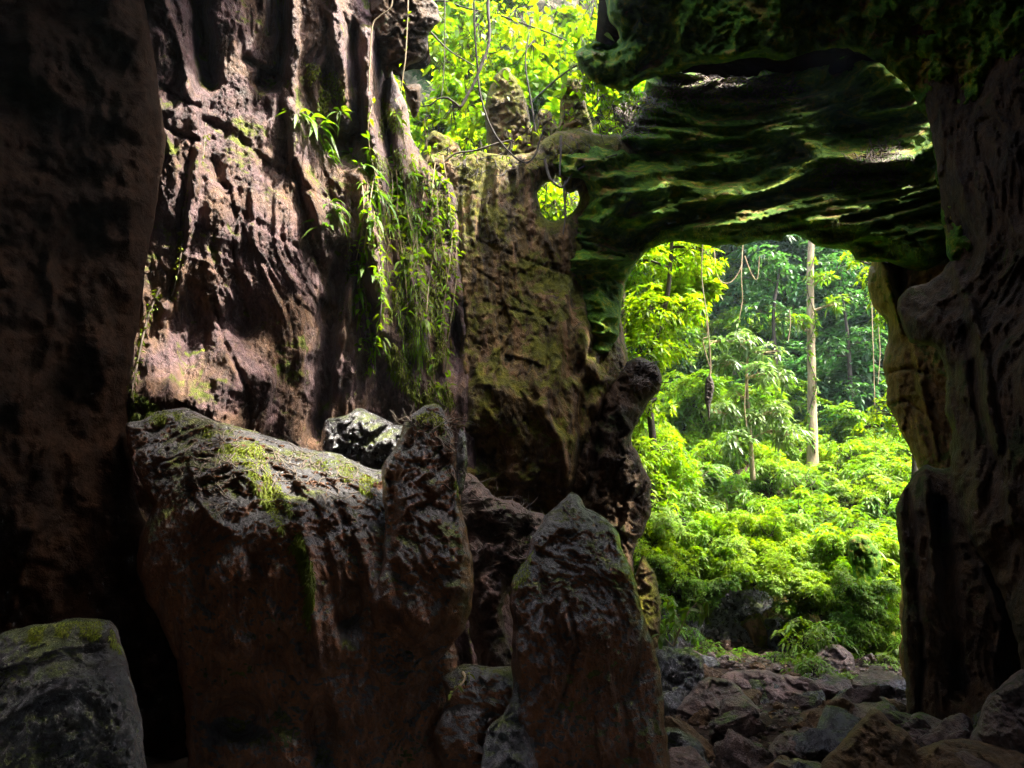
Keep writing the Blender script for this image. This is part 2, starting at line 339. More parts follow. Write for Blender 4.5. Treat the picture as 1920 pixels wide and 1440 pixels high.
class MB:
    def __init__(s): s.v = []; s.l = []; s.s = []; s.n = 0
    def add(s, v, l, z): s.v.append(v); s.l.append(np.asarray(l) + s.n); s.s.append(z); s.n += len(v)
    def tube(s, pts, rad, seg=6, wob=0.0):
        pts = np.array([tuple(p) for p in pts], float); n = len(pts)
        rad = np.interp(np.linspace(0, 1, n), np.linspace(0, 1, len(rad)), rad) if hasattr(rad, '__len__') else np.full(n, rad)
        t = norm(np.gradient(pts, axis=0)); ref = np.array([0.31, .2, .93]) if abs(t[:, 2]).mean() < .8 else np.array([1, .1, .05])
        a = norm(np.cross(t, ref)); b = np.cross(t, a); an = np.linspace(0, 2 * np.pi, seg, endpoint=False)
        rr = rad[:, None] * (1 + wob * rng.normal(0, 1, (n, seg)))
        v = pts[:, None] + a[:, None] * (np.cos(an)[None, :, None] * rr[..., None]) + b[:, None] * (np.sin(an)[None, :, None] * rr[..., None])
        i = np.arange(n - 1)[:, None] * seg; j = np.arange(seg)[None]; j2 = (j + 1) % seg
        q = np.stack([i + j, i + j2, i + seg + j2, i + seg + j], -1).reshape(-1, 4)
        s.add(v.reshape(-1, 3), q.ravel(), np.full(len(q), 4))
        s.add(v[0], np.arange(seg)[::-1], np.array([seg])); s.add(v[-1], np.arange(seg), np.array([seg]))
    def mesh(s, name): return mesh_np(name, np.concatenate(s.v), np.concatenate(s.l), np.concatenate(s.s))
    def build(s, name, mat, parent=None):
        return link(name, s.mesh(name), mat, parent)
def spline(pts, n=8):
    p = np.array([tuple(q) for q in pts], float)
    if len(p) < 3: return np.array([p[0] + (p[-1] - p[0]) * t for t in np.linspace(0, 1, n)])
    p = np.vstack([2 * p[0] - p[1], p, 2 * p[-1] - p[-2]]); o = []
    for i in range(1, len(p) - 2):
        for k in range(n):
            t = k / n; o.append(.5 * (2 * p[i] + (p[i + 1] - p[i - 1]) * t + (2 * p[i - 1] - 5 * p[i] + 4 * p[i + 1] - p[i + 2]) * t * t + (3 * p[i] - p[i - 1] - 3 * p[i + 1] + p[i + 2]) * t ** 3))
    o.append(p[-2]); return np.array(o)
def copy_tree(o, parent=None):
    c = o.copy(); C.objects.link(c)
    if parent: c.parent = parent
    for ch in list(o.children): copy_tree(ch, c)
    return c
def whorls(cent, outdir, per, ll, lw, spread=.9, droop=.35, k=3):
    n = len(cent); th = rng.uniform(0, 6.28, (n, 1)) + np.arange(per)[None] * 6.28 / per + rng.normal(0, .25, (n, per))
    o = norm(outdir); r = norm(np.cross(o, rng.normal(0, 1, (n, 3)))); s = np.cross(o, r)
    d = r[:, None] * np.cos(th)[..., None] + s[:, None] * np.sin(th)[..., None]; d = d * spread + o[:, None] * rng.uniform(.1, .7, (n, per, 1))
    pos = np.repeat(cent, per, 0) + rng.normal(0, ll * .08, (n * per, 3)); L_ = ll * rng.uniform(.6, 1.25, n * per)
    return leaves(pos, d.reshape(-1, 3), L_, L_ * lw, droop, k=k)
def shrub_proto(name, rx, rz, nw, per, ll, lw, mat, seed, droop=.35, k=3, stems=7, lobes=7):
    """crown of leaf whorls gathered in uneven clumps on branching stems; base at the origin"""
    global rng
    rng = np.random.RandomState(seed); root = empty(name, (0, 0, 0)); f = MB(); st = MB()
    lc = rng.normal(0, 1, (lobes, 3)); lc = norm(lc) * rng.uniform(.35, .85, (lobes, 1)); lc[:, 2] = np.abs(lc[:, 2]) * .9 + .15
    lr = rng.uniform(.25, .5, lobes); cen = []; od = []
    which = rng.randint(0, lobes, nw); d = norm(rng.normal(0, 1, (nw, 3))); rr = rng.uniform(.45, 1, nw) ** .6
    c = lc[which] + d * (lr[which] * rr)[:, None]; c[:, :2] *= rx; c[:, 2] = np.maximum(c[:, 2] * rz, .03)
    od = d + np.array([0, 0, .9]) + c * .25
    v, l, s = whorls(c, od, per, ll, lw, droop=droop, k=k); f.add(v, l, s)
    for i in range(lobes):
        e = lc[i] * [rx, rx, rz]; b = np.array([0, 0, 0.0]) + rng.normal(0, .05 * rx, 3) * [1, 1, 0]
        m = (b + e) / 2 + rng.normal(0, .1 * rx, 3); cur = spline([b, m, e], 6); st.tube(cur, [.025 * rz + .008, .006], 5)
        for q in range(stems):
            j = rng.randint(0, nw); 
            if which[j] == i: st.tube(spline([cur[rng.randint(5, len(cur))], (e + c[j]) / 2 + rng.normal(0, .04, 3), c[j]], 4), [.008, .003], 4)
    f.build('foliage', mat, root); st.build('stem', M['bark_d'], root)
    return root

M['litter'] = leaf_mat('dead_leaf', (.10, .05, .015), (.20, .11, .03), (1.2, 1, .6), .2)
# ================================================================ THE CAVE
def S3(b, sx, sy=None, sz=None, o=0.0):
    sy = sy or sx; sz = sz or sx; return b * np.array([sx, sy, sz]) + o
def rel_wall(b):   # leaning flutes plus slanting strata and a crust of fine ridges
    q = b + .35 * np.stack([perlin(b * .6), perlin(b * .6 + 9), perlin(b * .6 + 21)], -1)
    lean = q.copy(); lean[:, 0] += lean[:, 2] * .12
    r = .22 * fbm(S3(lean, 1.1, 1.1, .3), 3) + .085 * ridged(S3(lean, 2.6, 2.6, .32, 4), 3)
    s = q[:, 2] + .45 * q[:, 0] ; st = np.stack([q[:, 0] * .6, q[:, 1] * .6, s * 2.4], -1)
    r += .03 * ridged(st, 3) + .035 * ridged(S3(lean, 8, 8, 1.6), 3) + .10 * facets(S3(lean, 1.6, 1.6, .32), .7) + .03 * facets(S3(lean, 5, 5, 1.1), .8) + .014 * ridged(S3(b, 17, 17, 12), 3)
    return r
def rel_pillar(b):
    q = b + .3 * np.stack([perlin(b * .7), perlin(b * .7 + 9), perlin(b * .7 + 21)], -1)
    r = .14 * facets(S3(q, 1.1, 1.1, .28), .7) + .05 * facets(S3(q, 3.2, 3.2, .8), .8) + .2 * fbm(S3(q, .9, .9, .4), 3) + .09 * ridged(S3(q, 3.0, 3.0, .45), 3) + .035 * ridged(S3(b, 5, 5, 4), 3) + .018 * billow(S3(b, 13, 13, 9), 3)
    r += .16 * sstep(1.0, -1.0, b[:, 2] - 3.4) * ridged(S3(q, 1.6, 1.6, .9, 3), 3)
    return r
def rel_arch(b):   # flowing level ledges
    q = b + .55 * np.stack([perlin(b * .5), perlin(b * .5 + 9), perlin(b * .45 + 21)], -1)
    z = q[:, 2] - .10 * (q[:, 0] - 3) ** 2 * .25
    st = np.stack([q[:, 0] * .32, q[:, 1] * .3, z * 1.5], -1); r = .48 * ridged(st, 2, .45)
    st2 = np.stack([q[:, 0] * .7, q[:, 1] * .6, z * 4.5], -1); r += .05 * ridged(st2, 3)
    r += .16 * facets(S3(q, .9, .9, 1.8), .7) + .05 * facets(S3(q, 3, 3, 5), .8) + .16 * fbm(b * 1.3, 3) + .06 * ridged(S3(q, 2.6, 2.6, 3.4), 3) + .03 * billow(S3(b, 7, 7, 9), 3) + .016 * ridged(S3(b, 16, 16, 20), 2); return r
def rel_dark(b): return .5 * fbm(S3(b, .5, .5, .35), 4) + .12 * ridged(S3(b, 1.6, 1.6, .8), 3) + .03 * billow(b * 6, 3)
def rel_rock(b):   # draped, drip-fluted foreground rock
    q = b + .15 * np.stack([perlin(b * 1.5), perlin(b * 1.5 + 9), perlin(b * 1.5 + 21)], -1)
    r = .13 * fbm(S3(q, 1.5, 1.5, .8), 3) + .09 * ridged(S3(q, 3.4, 3.4, .9), 4, .6) + .03 * billow(S3(q, 4.5, 4.5, 3.2), 3)
    r += .11 * facets(S3(q, 2.4, 2.4, 1.5), .7) + .065 * facets(S3(q, 6, 6, 4), .8) + .036 * ridged(S3(b, 14, 14, 8), 3) + .014 * billow(b * 30, 2); return r
def rel_boulder(b):
    q = b + .1 * np.stack([perlin(b * 2), perlin(b * 2 + 9), perlin(b * 2 + 21)], -1)
    return .22 * facets(q * 2.2 + .3 * perlin(b * 3)[:, None], .8) + .09 * facets(q * 5.1, .8) + .06 * ridged(q * 1.5, 3, .55) + .04 * billow(q * 4, 3) + .04 * ridged(b * 8, 3) + .010 * billow(b * 26, 2)
def rel_col(b):    # curtains of vertical folds
    q = b + .2 * np.stack([perlin(b * .9), perlin(b * .9 + 9), perlin(b * .9 + 21)], -1)
    return .10 * facets(S3(q, 1.8, 1.8, .6), .8) + .13 * ridged(S3(q, 2.2, 2.2, .28), 3) + .15 * fbm(S3(q, .8, .8, .5), 3) + .03 * billow(S3(b, 7, 7, 3), 3) + .01 * ridged(b * 16, 2)

# left wall, near and dark
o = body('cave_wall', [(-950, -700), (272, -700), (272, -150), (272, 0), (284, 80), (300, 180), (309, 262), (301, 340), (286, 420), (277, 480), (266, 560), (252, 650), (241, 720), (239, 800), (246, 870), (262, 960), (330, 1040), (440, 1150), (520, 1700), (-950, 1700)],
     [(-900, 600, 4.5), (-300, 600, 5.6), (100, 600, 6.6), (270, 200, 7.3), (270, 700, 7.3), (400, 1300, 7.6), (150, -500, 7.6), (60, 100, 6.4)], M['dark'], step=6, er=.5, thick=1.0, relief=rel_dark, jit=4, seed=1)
tag(o, 'near black cave wall filling the left edge of the view', 'cave wall', kind='structure')
# left wall, lit
o = body('cave_wall', [(-950, -420), (300, -420), (800, -420), (800, -60), (785, 0), (745, 60), (735, 130), (760, 200), (775, 260), (800, 300), (850, 350), (862, 420), (870, 520), (880, 700), (900, 900), (900, 1340), (-950, 1340)],
     [(-900, 400, 8.6), (200, 0, 8.0), (300, 300, 8.3), (260, 760, 8.1), (460, -200, 8.9), (450, 100, 9.0), (480, 500, 8.9), (470, 740, 8.7), (620, 60, 9.5), (640, 420, 9.6), (620, 760, 9.7), (740, 200, 10.6), (740, 600, 10.3), (860, 450, 11.6), (860, 850, 11.2), (760, -300, 10.5)],
     M['wall'], step=3, er=.35, thick=1.6, relief=rel_wall, jit=5, seed=2, key='lit', strokes=[
        ([(372, -200), (378, 60), (388, 150)], 16, -.75), ([(520, -200), (530, 60), (522, 130)], 10, -.55), ([(512, -50), (505, 60)], 6, -.2),
        ([(290, -50), (330, 60), (352, 150), (372, 260), (366, 330), (352, 420), (340, 520), (300, 600)], 9, .16),
        ([(360, 270), (346, 360), (338, 470), (318, 560)], 8, -.15),
        ([(545, -100), (552, 40), (548, 200), (560, 300), (600, 420)], 13, .28), ([(615, -80), (640, 90), (655, 200), (676, 330), (690, 450), (700, 560)], 14, .35),
        ([(690, 60), (688, 170), (700, 300), (712, 460), (716, 620)], 12, .40), ([(735, 210), (760, 330), (775, 480), (790, 640)], 14, .3),
        ([(660, 60), (672, 200), (668, 300)], 14, -.45), ([(725, 120), (718, 200), (735, 300)], 9, -.4),
        ([(380, 225), (440, 250), (520, 320), (590, 360), (640, 380)], 7, -.09), ([(300, 160), (350, 190), (372, 200)], 6, -.16),
        ([(460, 110), (520, 150)], 10, -.22), ([(400, 300), (420, 350)], 9, -.2), ([(420, 380), (520, 440), (620, 500)], 6, -.06),
        ([(640, 480), (625, 560), (612, 680), (600, 800)], 26, -.45), ([(660, 520), (640, 640), (625, 800)], 9, .25),
        ([(300, 230), (330, 250), (370, 262)], 5, -.12), ([(240, 740), (330, 745), (420, 790)], 30, .25), ([(400, 560), (420, 640), (460, 720), (470, 790)], 5, -.10)],
     blobs=[(360, 620, 70, 80, -.35), (455, 600, 40, 38, -.3), (500, 152, 26, 18, -.5), (640, 270, 42, 40, -.5), (560, 470, 120, 90, .12), (450, 690, 60, 50, .15), (852, 655, 15, 62, -.9), (412, 400, 30, 50, .2)])
tag(o, 'tall fluted rock wall with pale patches of light behind the draped boulder', 'cave wall', kind='structure')
# hanging blade left of the skylight
o = body('hanging_rock', [(700, -300), (805, -300), (800, -30), (822, 12), (826, 40), (808, 62), (800, 100), (786, 118), (768, 122), (752, 138), (762, 160), (786, 158), (792, 190), (776, 222), (768, 200), (752, 150), (738, 130), (725, 160), (712, 120), (688, 60)],
     [(740, 50, 9.9), (800, 200, 10.2), (720, -200, 9.6)], M['fold'], step=3, er=.3, thick=.5, relief=rel_boulder, jit=4, seed=3)
tag(o, 'dark overhanging rock blade left of the leafy skylight', 'rock')

# the arch: pillar, lintel, jamb
arch = empty('rock_arch', (2.5, 12.5, 0), 'massive natural rock arch framing the bright jungle opening, green ledges above', 'rock arch')
HOLE2 = [(1008, 362), (1022, 345), (1036, 342), (1042, 328), (1052, 335), (1054, 352), (1068, 362), (1082, 356), (1086, 372), (1078, 392), (1064, 405), (1050, 412), (1030, 412), (1014, 398)]
body('pillar', [(796, 300), (830, 285), (872, 292), (900, 282), (930, 290), (962, 292), (1000, 284), (1022, 262), (1050, 246), (1090, 240), (1130, 256), (1162, 250), (1200, 300), (1200, 400), (1190, 470), (1172, 520), (1163, 560), (1166, 610), (1174, 655), (1170, 700), (1146, 738), (1120, 790), (1112, 860), (1095, 930), (1090, 1000), (1090, 1340), (820, 1340), (835, 900), (838, 600), (840, 400)],
     [(860, 300, 11.7), (860, 600, 11.4), (870, 900, 11.3), (960, 300, 12.0), (980, 600, 11.8), (960, 830, 11.2), (1060, 300, 12.2), (1080, 600, 12.0), (1040, 860, 11.3), (1160, 560, 12.8), (1150, 300, 12.4), (930, 960, 12.2), (1040, 1000, 12.4)],
     M['pillar'], holes=[HOLE2], step=3, er=.45, thick=1.3, relief=rel_pillar, jit=5, seed=4, parent=arch, key='pillar', strokes=[
        ([(850, 560), (856, 620), (858, 700), (868, 780)], 11, -.5), ([(870, 395), (868, 500), (876, 600), (872, 700)], 6, .12),
        ([(860, 430), (920, 462), (1000, 492), (1080, 520)], 3, -.045), ([(860, 480), (940, 540), (1010, 590), (1040, 612)], 3, -.05), ([(900, 560), (960, 580), (1020, 596)], 3, -.04),
        ([(915, 300), (905, 380), (900, 470)], 7, -.16), ([(932, 310), (930, 400), (925, 450)], 5, .12), ([(960, 330), (955, 440)], 8, -.18),
        ([(1060, 420), (1068, 520), (1040, 700), (1020, 760)], 9, .18), ([(1030, 600), (1028, 690)], 4, -.16), ([(1090, 620), (1100, 680), (1140, 720), (1120, 760)], 12, .22),
        ([(1010, 760), (1050, 820), (1066, 900), (1060, 930)], 8, .28), ([(1110, 560), (1120, 640), (1080, 700)], 9, -.2), ([(860, 830), (920, 880), (990, 935), (1060, 950)], 26, -.3),
        ([(1150, 500), (1160, 440), (1190, 420)], 10, .2), ([(1100, 720), (1085, 800), (1090, 900)], 9, -.25)],
     blobs=[(900, 840, 60, 34, -.25), (950, 900, 60, 30, .2), (930, 760, 60, 60, .12)])
OPEN_TOP = [(1785, 500), (1740, 512), (1700, 505), (1668, 492), (1640, 492), (1606, 488), (1592, 470), (1566, 466), (1532, 462), (1508, 446), (1492, 440), (1474, 442), (1466, 454), (1440, 450), (1420, 452), (1384, 462), (1366, 458), (1340, 464), (1310, 456), (1276, 452), (1246, 456), (1216, 470), (1192, 494), (1176, 526), (1166, 566)]
body('lintel', [(1022, 300), (1060, 262), (1105, 262), (1150, 262), (1190, 225), (1205, 180), (1240, 60), (1400, 40), (1700, 30), (1860, 40), (1880, 300), (1860, 520)] + OPEN_TOP + [(1160, 640), (1130, 700), (1090, 640), (1062, 520), (1052, 430), (1075, 412), (1100, 380), (1092, 340), (1064, 338)],
     [(1060, 350, 12.2), (1100, 600, 12.3), (1200, 300, 12.3), (1180, 450, 12.2), (1300, 150, 13.7), (1300, 300, 12.7), (1300, 420, 12.1), (1500, 130, 13.4), (1500, 300, 12.5), (1480, 410, 11.9), (1700, 180, 12.4), (1720, 350, 11.3), (1700, 470, 11.1), (1860, 300, 10.8)],
     M['arch'], step=3, er=.7, thick=.8, relief=rel_arch, jit=3, seed=5, parent=arch, key='lintel', strokes=[
        ([(1040, 330), (1080, 315), (1130, 295), (1170, 262)], 6, .14), ([(1215, 262), (1320, 240), (1430, 232), (1500, 262), (1540, 292)], 12, .45), ([(1180, 285), (1290, 320), (1420, 310), (1480, 290)], 40, -.45),
        ([(1190, 215), (1290, 190), (1400, 196), (1470, 180)], 12, .3), ([(1120, 420), (1190, 360), (1260, 345), (1340, 370), (1440, 330), (1560, 290), (1700, 300)], 10, .4),
        ([(1180, 400), (1260, 385), (1340, 398), (1480, 352), (1600, 350), (1740, 345)], 9, -.35), ([(1220, 440), (1300, 425), (1400, 430), (1500, 410), (1600, 420), (1720, 470)], 10, .3),
        ([(1500, 390), (1600, 390), (1680, 420), (1750, 470)], 6, .2), ([(1500, 112), (1560, 100), (1640, 120), (1710, 180)], 14, .35), ([(1180, 460), (1240, 420), (1320, 410)], 8, -.3),
        ([(1560, 330), (1640, 325), (1740, 330)], 8, -.3), ([(1440, 440), (1500, 425), (1600, 450), (1680, 480)], 6, -.2)],
     blobs=[(1585, 232, 44, 22, -.7), (1480, 215, 40, 22, .35), (1600, 150, 110, 34, .35), (1640, 365, 60, 12, -.4), (1300, 150, 120, 18, -.3)])
body('jamb', [(1648, 470), (1630, 505), (1624, 535), (1640, 575), (1662, 602), (1666, 640), (1658, 680), (1666, 725), (1660, 760), (1682, 795), (1700, 832), (1722, 880), (1704, 912), (1690, 940), (1690, 1100), (1700, 1450), (1900, 1450), (1900, 470), (1800, 440)],
     [(1640, 520, 12.4), (1680, 700, 11.7), (1760, 700, 11.0), (1720, 860, 11.4), (1850, 600, 10.2), (1800, 1200, 11.0)], M['jamb'], step=3, er=.5, thick=1.4, relief=rel_pillar, jit=6, seed=6, parent=arch, key='jamb', strokes=[
        ([(1712, 620), (1722, 700), (1740, 780), (1758, 860)], 5, .12), ([(1664, 700), (1700, 690), (1740, 700)], 4, -.12), ([(1650, 480), (1668, 540), (1690, 620)], 9, .3), ([(1690, 480), (1690, 560), (1700, 610)], 9, -.3), ([(1665, 760), (1700, 750), (1750, 790)], 4, -.12)])
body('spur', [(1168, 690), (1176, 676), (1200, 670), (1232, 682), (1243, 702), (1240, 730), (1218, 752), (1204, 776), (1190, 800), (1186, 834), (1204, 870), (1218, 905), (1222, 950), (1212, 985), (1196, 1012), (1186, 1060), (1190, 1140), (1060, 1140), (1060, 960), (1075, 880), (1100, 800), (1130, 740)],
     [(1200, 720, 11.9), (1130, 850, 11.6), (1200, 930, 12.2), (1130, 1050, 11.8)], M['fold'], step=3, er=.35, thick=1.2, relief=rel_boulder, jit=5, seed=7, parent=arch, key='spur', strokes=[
        ([(1130, 760), (1120, 840), (1100, 930)], 9, -.35), ([(1150, 700), (1160, 770), (1200, 830)], 5, .12), ([(1205, 880), (1180, 940), (1170, 1000)], 6, .2), ([(1100, 850), (1108, 930)], 10, .2)])

# ceiling mass over the right, right wall
o = body('cave_wall', [(1128, -420), (1122, -60), (1134, 0), (1140, 40), (1160, 56), (1164, 72), (1148, 86), (1118, 80), (1096, 84), (1080, 100), (1082, 122), (1098, 140), (1116, 156), (1150, 164), (1184, 170), (1206, 152), (1250, 142), (1300, 124), (1400, 108), (1470, 112), (1540, 94), (1590, 88), (1650, 120), (1700, 160), (1736, 220), (1752, 300), (1768, 420), (1790, 500), (2000, 560), (2900, 560), (2900, -420)],
     [(1100, 110, 10.2), (1200, 0, 9.7), (1130, -300, 9.2), (1400, 50, 9.2), (1600, 60, 8.9), (1760, 300, 9.0), (2000, 200, 7.6), (2800, 200, 6.0), (1700, -300, 8.2)], M['arch'], step=4, er=.4, thick=.9, relief=lambda b: rel_dark(b) + 1.1 * rel_boulder(b), jit=5, seed=8, key='ceil',
     strokes=[([(1090, 84), (1130, 92), (1170, 80), (1190, 40)], 7, -.3), ([(1140, 150), (1180, 140), (1230, 100)], 8, -.15), ([(1200, 150), (1300, 110), (1450, 90)], 10, .15)])
tag(o, 'shadowed rock overhang above the arch, right of the skylight', 'cave wall', kind='structure')
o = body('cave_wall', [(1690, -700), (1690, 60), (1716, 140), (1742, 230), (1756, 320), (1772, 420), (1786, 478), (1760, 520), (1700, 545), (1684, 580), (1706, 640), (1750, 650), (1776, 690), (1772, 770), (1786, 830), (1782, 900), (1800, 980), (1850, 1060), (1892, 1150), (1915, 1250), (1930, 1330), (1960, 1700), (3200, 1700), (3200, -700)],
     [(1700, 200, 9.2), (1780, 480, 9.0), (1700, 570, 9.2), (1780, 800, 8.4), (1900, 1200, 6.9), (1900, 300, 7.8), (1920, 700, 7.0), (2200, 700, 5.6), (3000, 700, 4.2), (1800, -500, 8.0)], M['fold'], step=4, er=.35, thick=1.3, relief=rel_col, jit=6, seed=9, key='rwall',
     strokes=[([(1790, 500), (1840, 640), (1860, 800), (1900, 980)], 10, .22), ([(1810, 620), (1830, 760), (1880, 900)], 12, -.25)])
tag(o, 'dark folded cave wall at the right edge, nearest the camera', 'cave wall', kind='structure')
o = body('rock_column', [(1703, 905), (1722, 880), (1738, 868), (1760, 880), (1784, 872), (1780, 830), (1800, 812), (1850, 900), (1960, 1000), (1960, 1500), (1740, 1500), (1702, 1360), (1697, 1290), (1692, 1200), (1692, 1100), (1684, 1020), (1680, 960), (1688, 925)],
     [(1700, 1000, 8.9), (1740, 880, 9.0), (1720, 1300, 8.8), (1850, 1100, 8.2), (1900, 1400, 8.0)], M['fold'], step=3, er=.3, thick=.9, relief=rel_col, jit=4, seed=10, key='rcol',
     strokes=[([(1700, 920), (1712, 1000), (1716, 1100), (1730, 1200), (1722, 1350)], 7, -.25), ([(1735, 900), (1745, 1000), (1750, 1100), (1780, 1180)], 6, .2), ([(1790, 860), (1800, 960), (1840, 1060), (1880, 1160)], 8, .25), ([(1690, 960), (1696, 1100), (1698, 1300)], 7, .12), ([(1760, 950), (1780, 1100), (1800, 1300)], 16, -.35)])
tag(o, 'dark fluted rock column at right standing against the folded cave wall', 'rock column')

# roof: closed slab in plan; the skylight, plus two unseen holes added to let light in
PLAN = lambda u, v, D: np.stack([u, v, D + 0 * u], -1)
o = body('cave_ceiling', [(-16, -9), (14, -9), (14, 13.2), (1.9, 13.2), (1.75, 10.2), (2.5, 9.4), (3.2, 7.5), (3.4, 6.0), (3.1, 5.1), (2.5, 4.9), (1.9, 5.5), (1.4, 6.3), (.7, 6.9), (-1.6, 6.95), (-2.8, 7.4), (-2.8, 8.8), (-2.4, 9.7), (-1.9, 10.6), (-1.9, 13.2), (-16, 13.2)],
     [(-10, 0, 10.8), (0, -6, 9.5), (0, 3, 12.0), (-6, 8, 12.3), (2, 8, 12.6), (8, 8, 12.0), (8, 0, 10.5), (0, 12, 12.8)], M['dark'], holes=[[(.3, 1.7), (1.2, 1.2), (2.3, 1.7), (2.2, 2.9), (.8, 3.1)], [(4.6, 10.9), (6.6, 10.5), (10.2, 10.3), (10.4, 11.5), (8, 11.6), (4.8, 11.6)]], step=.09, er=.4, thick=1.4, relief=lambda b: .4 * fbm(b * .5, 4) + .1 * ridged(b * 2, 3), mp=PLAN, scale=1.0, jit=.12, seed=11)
tag(o, 'cave ceiling', 'cave ceiling', kind='structure')
# chamber walls behind and beside the camera
SIDE = lambda X0: (lambda u, v, D: np.stack([X0 + D, u, v], -1))
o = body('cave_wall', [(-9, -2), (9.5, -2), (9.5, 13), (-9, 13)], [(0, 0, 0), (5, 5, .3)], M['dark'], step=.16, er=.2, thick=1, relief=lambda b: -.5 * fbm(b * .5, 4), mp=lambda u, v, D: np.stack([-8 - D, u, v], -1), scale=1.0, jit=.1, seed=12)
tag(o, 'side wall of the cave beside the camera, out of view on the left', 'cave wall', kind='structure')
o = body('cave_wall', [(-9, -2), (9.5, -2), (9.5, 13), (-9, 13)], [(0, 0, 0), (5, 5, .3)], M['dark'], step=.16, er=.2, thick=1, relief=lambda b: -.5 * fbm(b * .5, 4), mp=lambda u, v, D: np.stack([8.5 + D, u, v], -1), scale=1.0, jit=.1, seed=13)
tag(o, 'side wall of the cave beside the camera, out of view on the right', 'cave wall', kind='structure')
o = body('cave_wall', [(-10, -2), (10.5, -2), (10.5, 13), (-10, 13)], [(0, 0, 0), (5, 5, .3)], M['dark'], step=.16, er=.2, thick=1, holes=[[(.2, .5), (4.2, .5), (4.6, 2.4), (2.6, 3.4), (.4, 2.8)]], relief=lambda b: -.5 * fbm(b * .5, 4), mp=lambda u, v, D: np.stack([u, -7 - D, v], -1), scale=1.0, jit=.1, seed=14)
tag(o, 'rear wall of the cave behind the camera', 'cave wall', kind='structure')

# ================================================================ GROUND, CLIFF
def ground_z(x, y):
    x = np.asarray(x, float); y = np.asarray(y, float); p = np.stack([x, y, 0 * x], -1)
    z = .18 * fbm(p * .45, 4) + .05 * ridged(p * 1.7, 3)
    z = z - .35 * sstep(10, 4, y)
    bank = sstep(16.1, 17.1, y) * 1.5 + sstep(16.8, 27, y) * 5.0 + sstep(26, 60, y) * 8
    bank += 2.6 * sstep(6.0, 3.3, x) * sstep(14.5, 18, y) * sstep(30, 22, y)
    z = z + bank + sstep(14, 30, np.abs(x - 4)) * 9 * sstep(13, 18, y) + .5 * sstep(15, 20, y) * fbm(p * .35 + 4, 3)
    return z
def grid_mesh(name, xs, ys, fz):
    X, Y = np.meshgrid(xs, ys); Z = fz(X.ravel(), Y.ravel()); n, m = X.shape
    i = np.arange(n - 1)[:, None] * m + np.arange(m - 1)[None]; q = np.stack([i, i + 1, i + m + 1, i + m], -1).reshape(-1, 4)
    return mesh_np(name, np.stack([X.ravel(), Y.ravel(), Z], -1), q.ravel(), np.full(len(q), 4))
xs = np.concatenate([np.linspace(-300, -22, 20), np.arange(-20, 24, .14), np.linspace(26, 300, 20)])
ys = np.concatenate([np.linspace(-300, -12, 14), np.arange(-10, 36, .14), np.linspace(38, 400, 24)])
o = link('ground', grid_mesh('ground', xs, ys, ground_z), M['earth']); tag(o, kind='structure')
def gz(x, y): return float(ground_z(np.array([x]), np.array([y]))[0])
def rel_cliff(b): return 1.4 * fbm(b * .16, 4) + .6 * ridged(S3(b, .35, .35, .18), 4) + .2 * ridged(b * 1.3, 3)
o = body('cliff', [(-26, -2), (34, -2), (34, 27), (18, 30), (4, 31), (-10, 30), (-26, 27)], [(-26, 10, 24), (-10, 10, 31), (4, 6, 33.5), (4, 28, 37), (12, 10, 33), (22, 10, 27), (34, 10, 20)], M['cliff'], step=.28, er=1.5, thick=4, relief=rel_cliff, mp=lambda u, v, D: np.stack([u, D, v], -1), scale=1.0, jit=.5, seed=20, key='cliff')
tag(o, kind='structure')
# wooded slope seen through the skylight, behind the pillar
o = body('hillside', [(-15, -1), (4.0, -1), (3.0, 3), (3.4, 8), (3.6, 12), (5.5, 13.2), (8, 14), (8, 26), (-4, 29), (-15, 28)], [(-15, 5, 17), (-3, 5, 16.2), (-3, 20, 21), (3, 6, 17), (3, 20, 22)], M['cliff'], step=.2, er=.8, thick=2, relief=lambda b: .6 * rel_cliff(b), mp=lambda u, v, D: np.stack([u, D, v], -1), scale=1.0, jit=.3, seed=21, key='hill')
tag(o, kind='structure')
for nm, pl, dd, lb, sd in (
    ('rock_pinnacle', [(905, 330), (912, 250), (908, 190), (928, 140), (950, 126), (974, 150), (988, 190), (996, 240), (1010, 262), (1030, 330)], 13.6, 'blue dark rock pinnacle rising behind the wall, in the middle of the skylight', 31),
    ('rock_pinnacle', [(996, 296), (1000, 240), (1012, 205), (1034, 208), (1046, 236), (1050, 180), (1062, 148), (1086, 150), (1100, 190), (1116, 290), (1050, 300)], 13.3, 'lower notched rock pinnacle just right of the tallest one in the skylight', 32),
    ('boulder', [(792, 320), (796, 268), (812, 246), (840, 256), (860, 276), (872, 320)], 12.4, 'small boulder perched in the left foot of the skylight', 33)):
    o = body(nm, pl, [(900, 200, dd)], M['pillar'], step=3, er=.3, thick=.6, relief=rel_boulder, jit=5, seed=sd); tag(o, lb, 'rock')

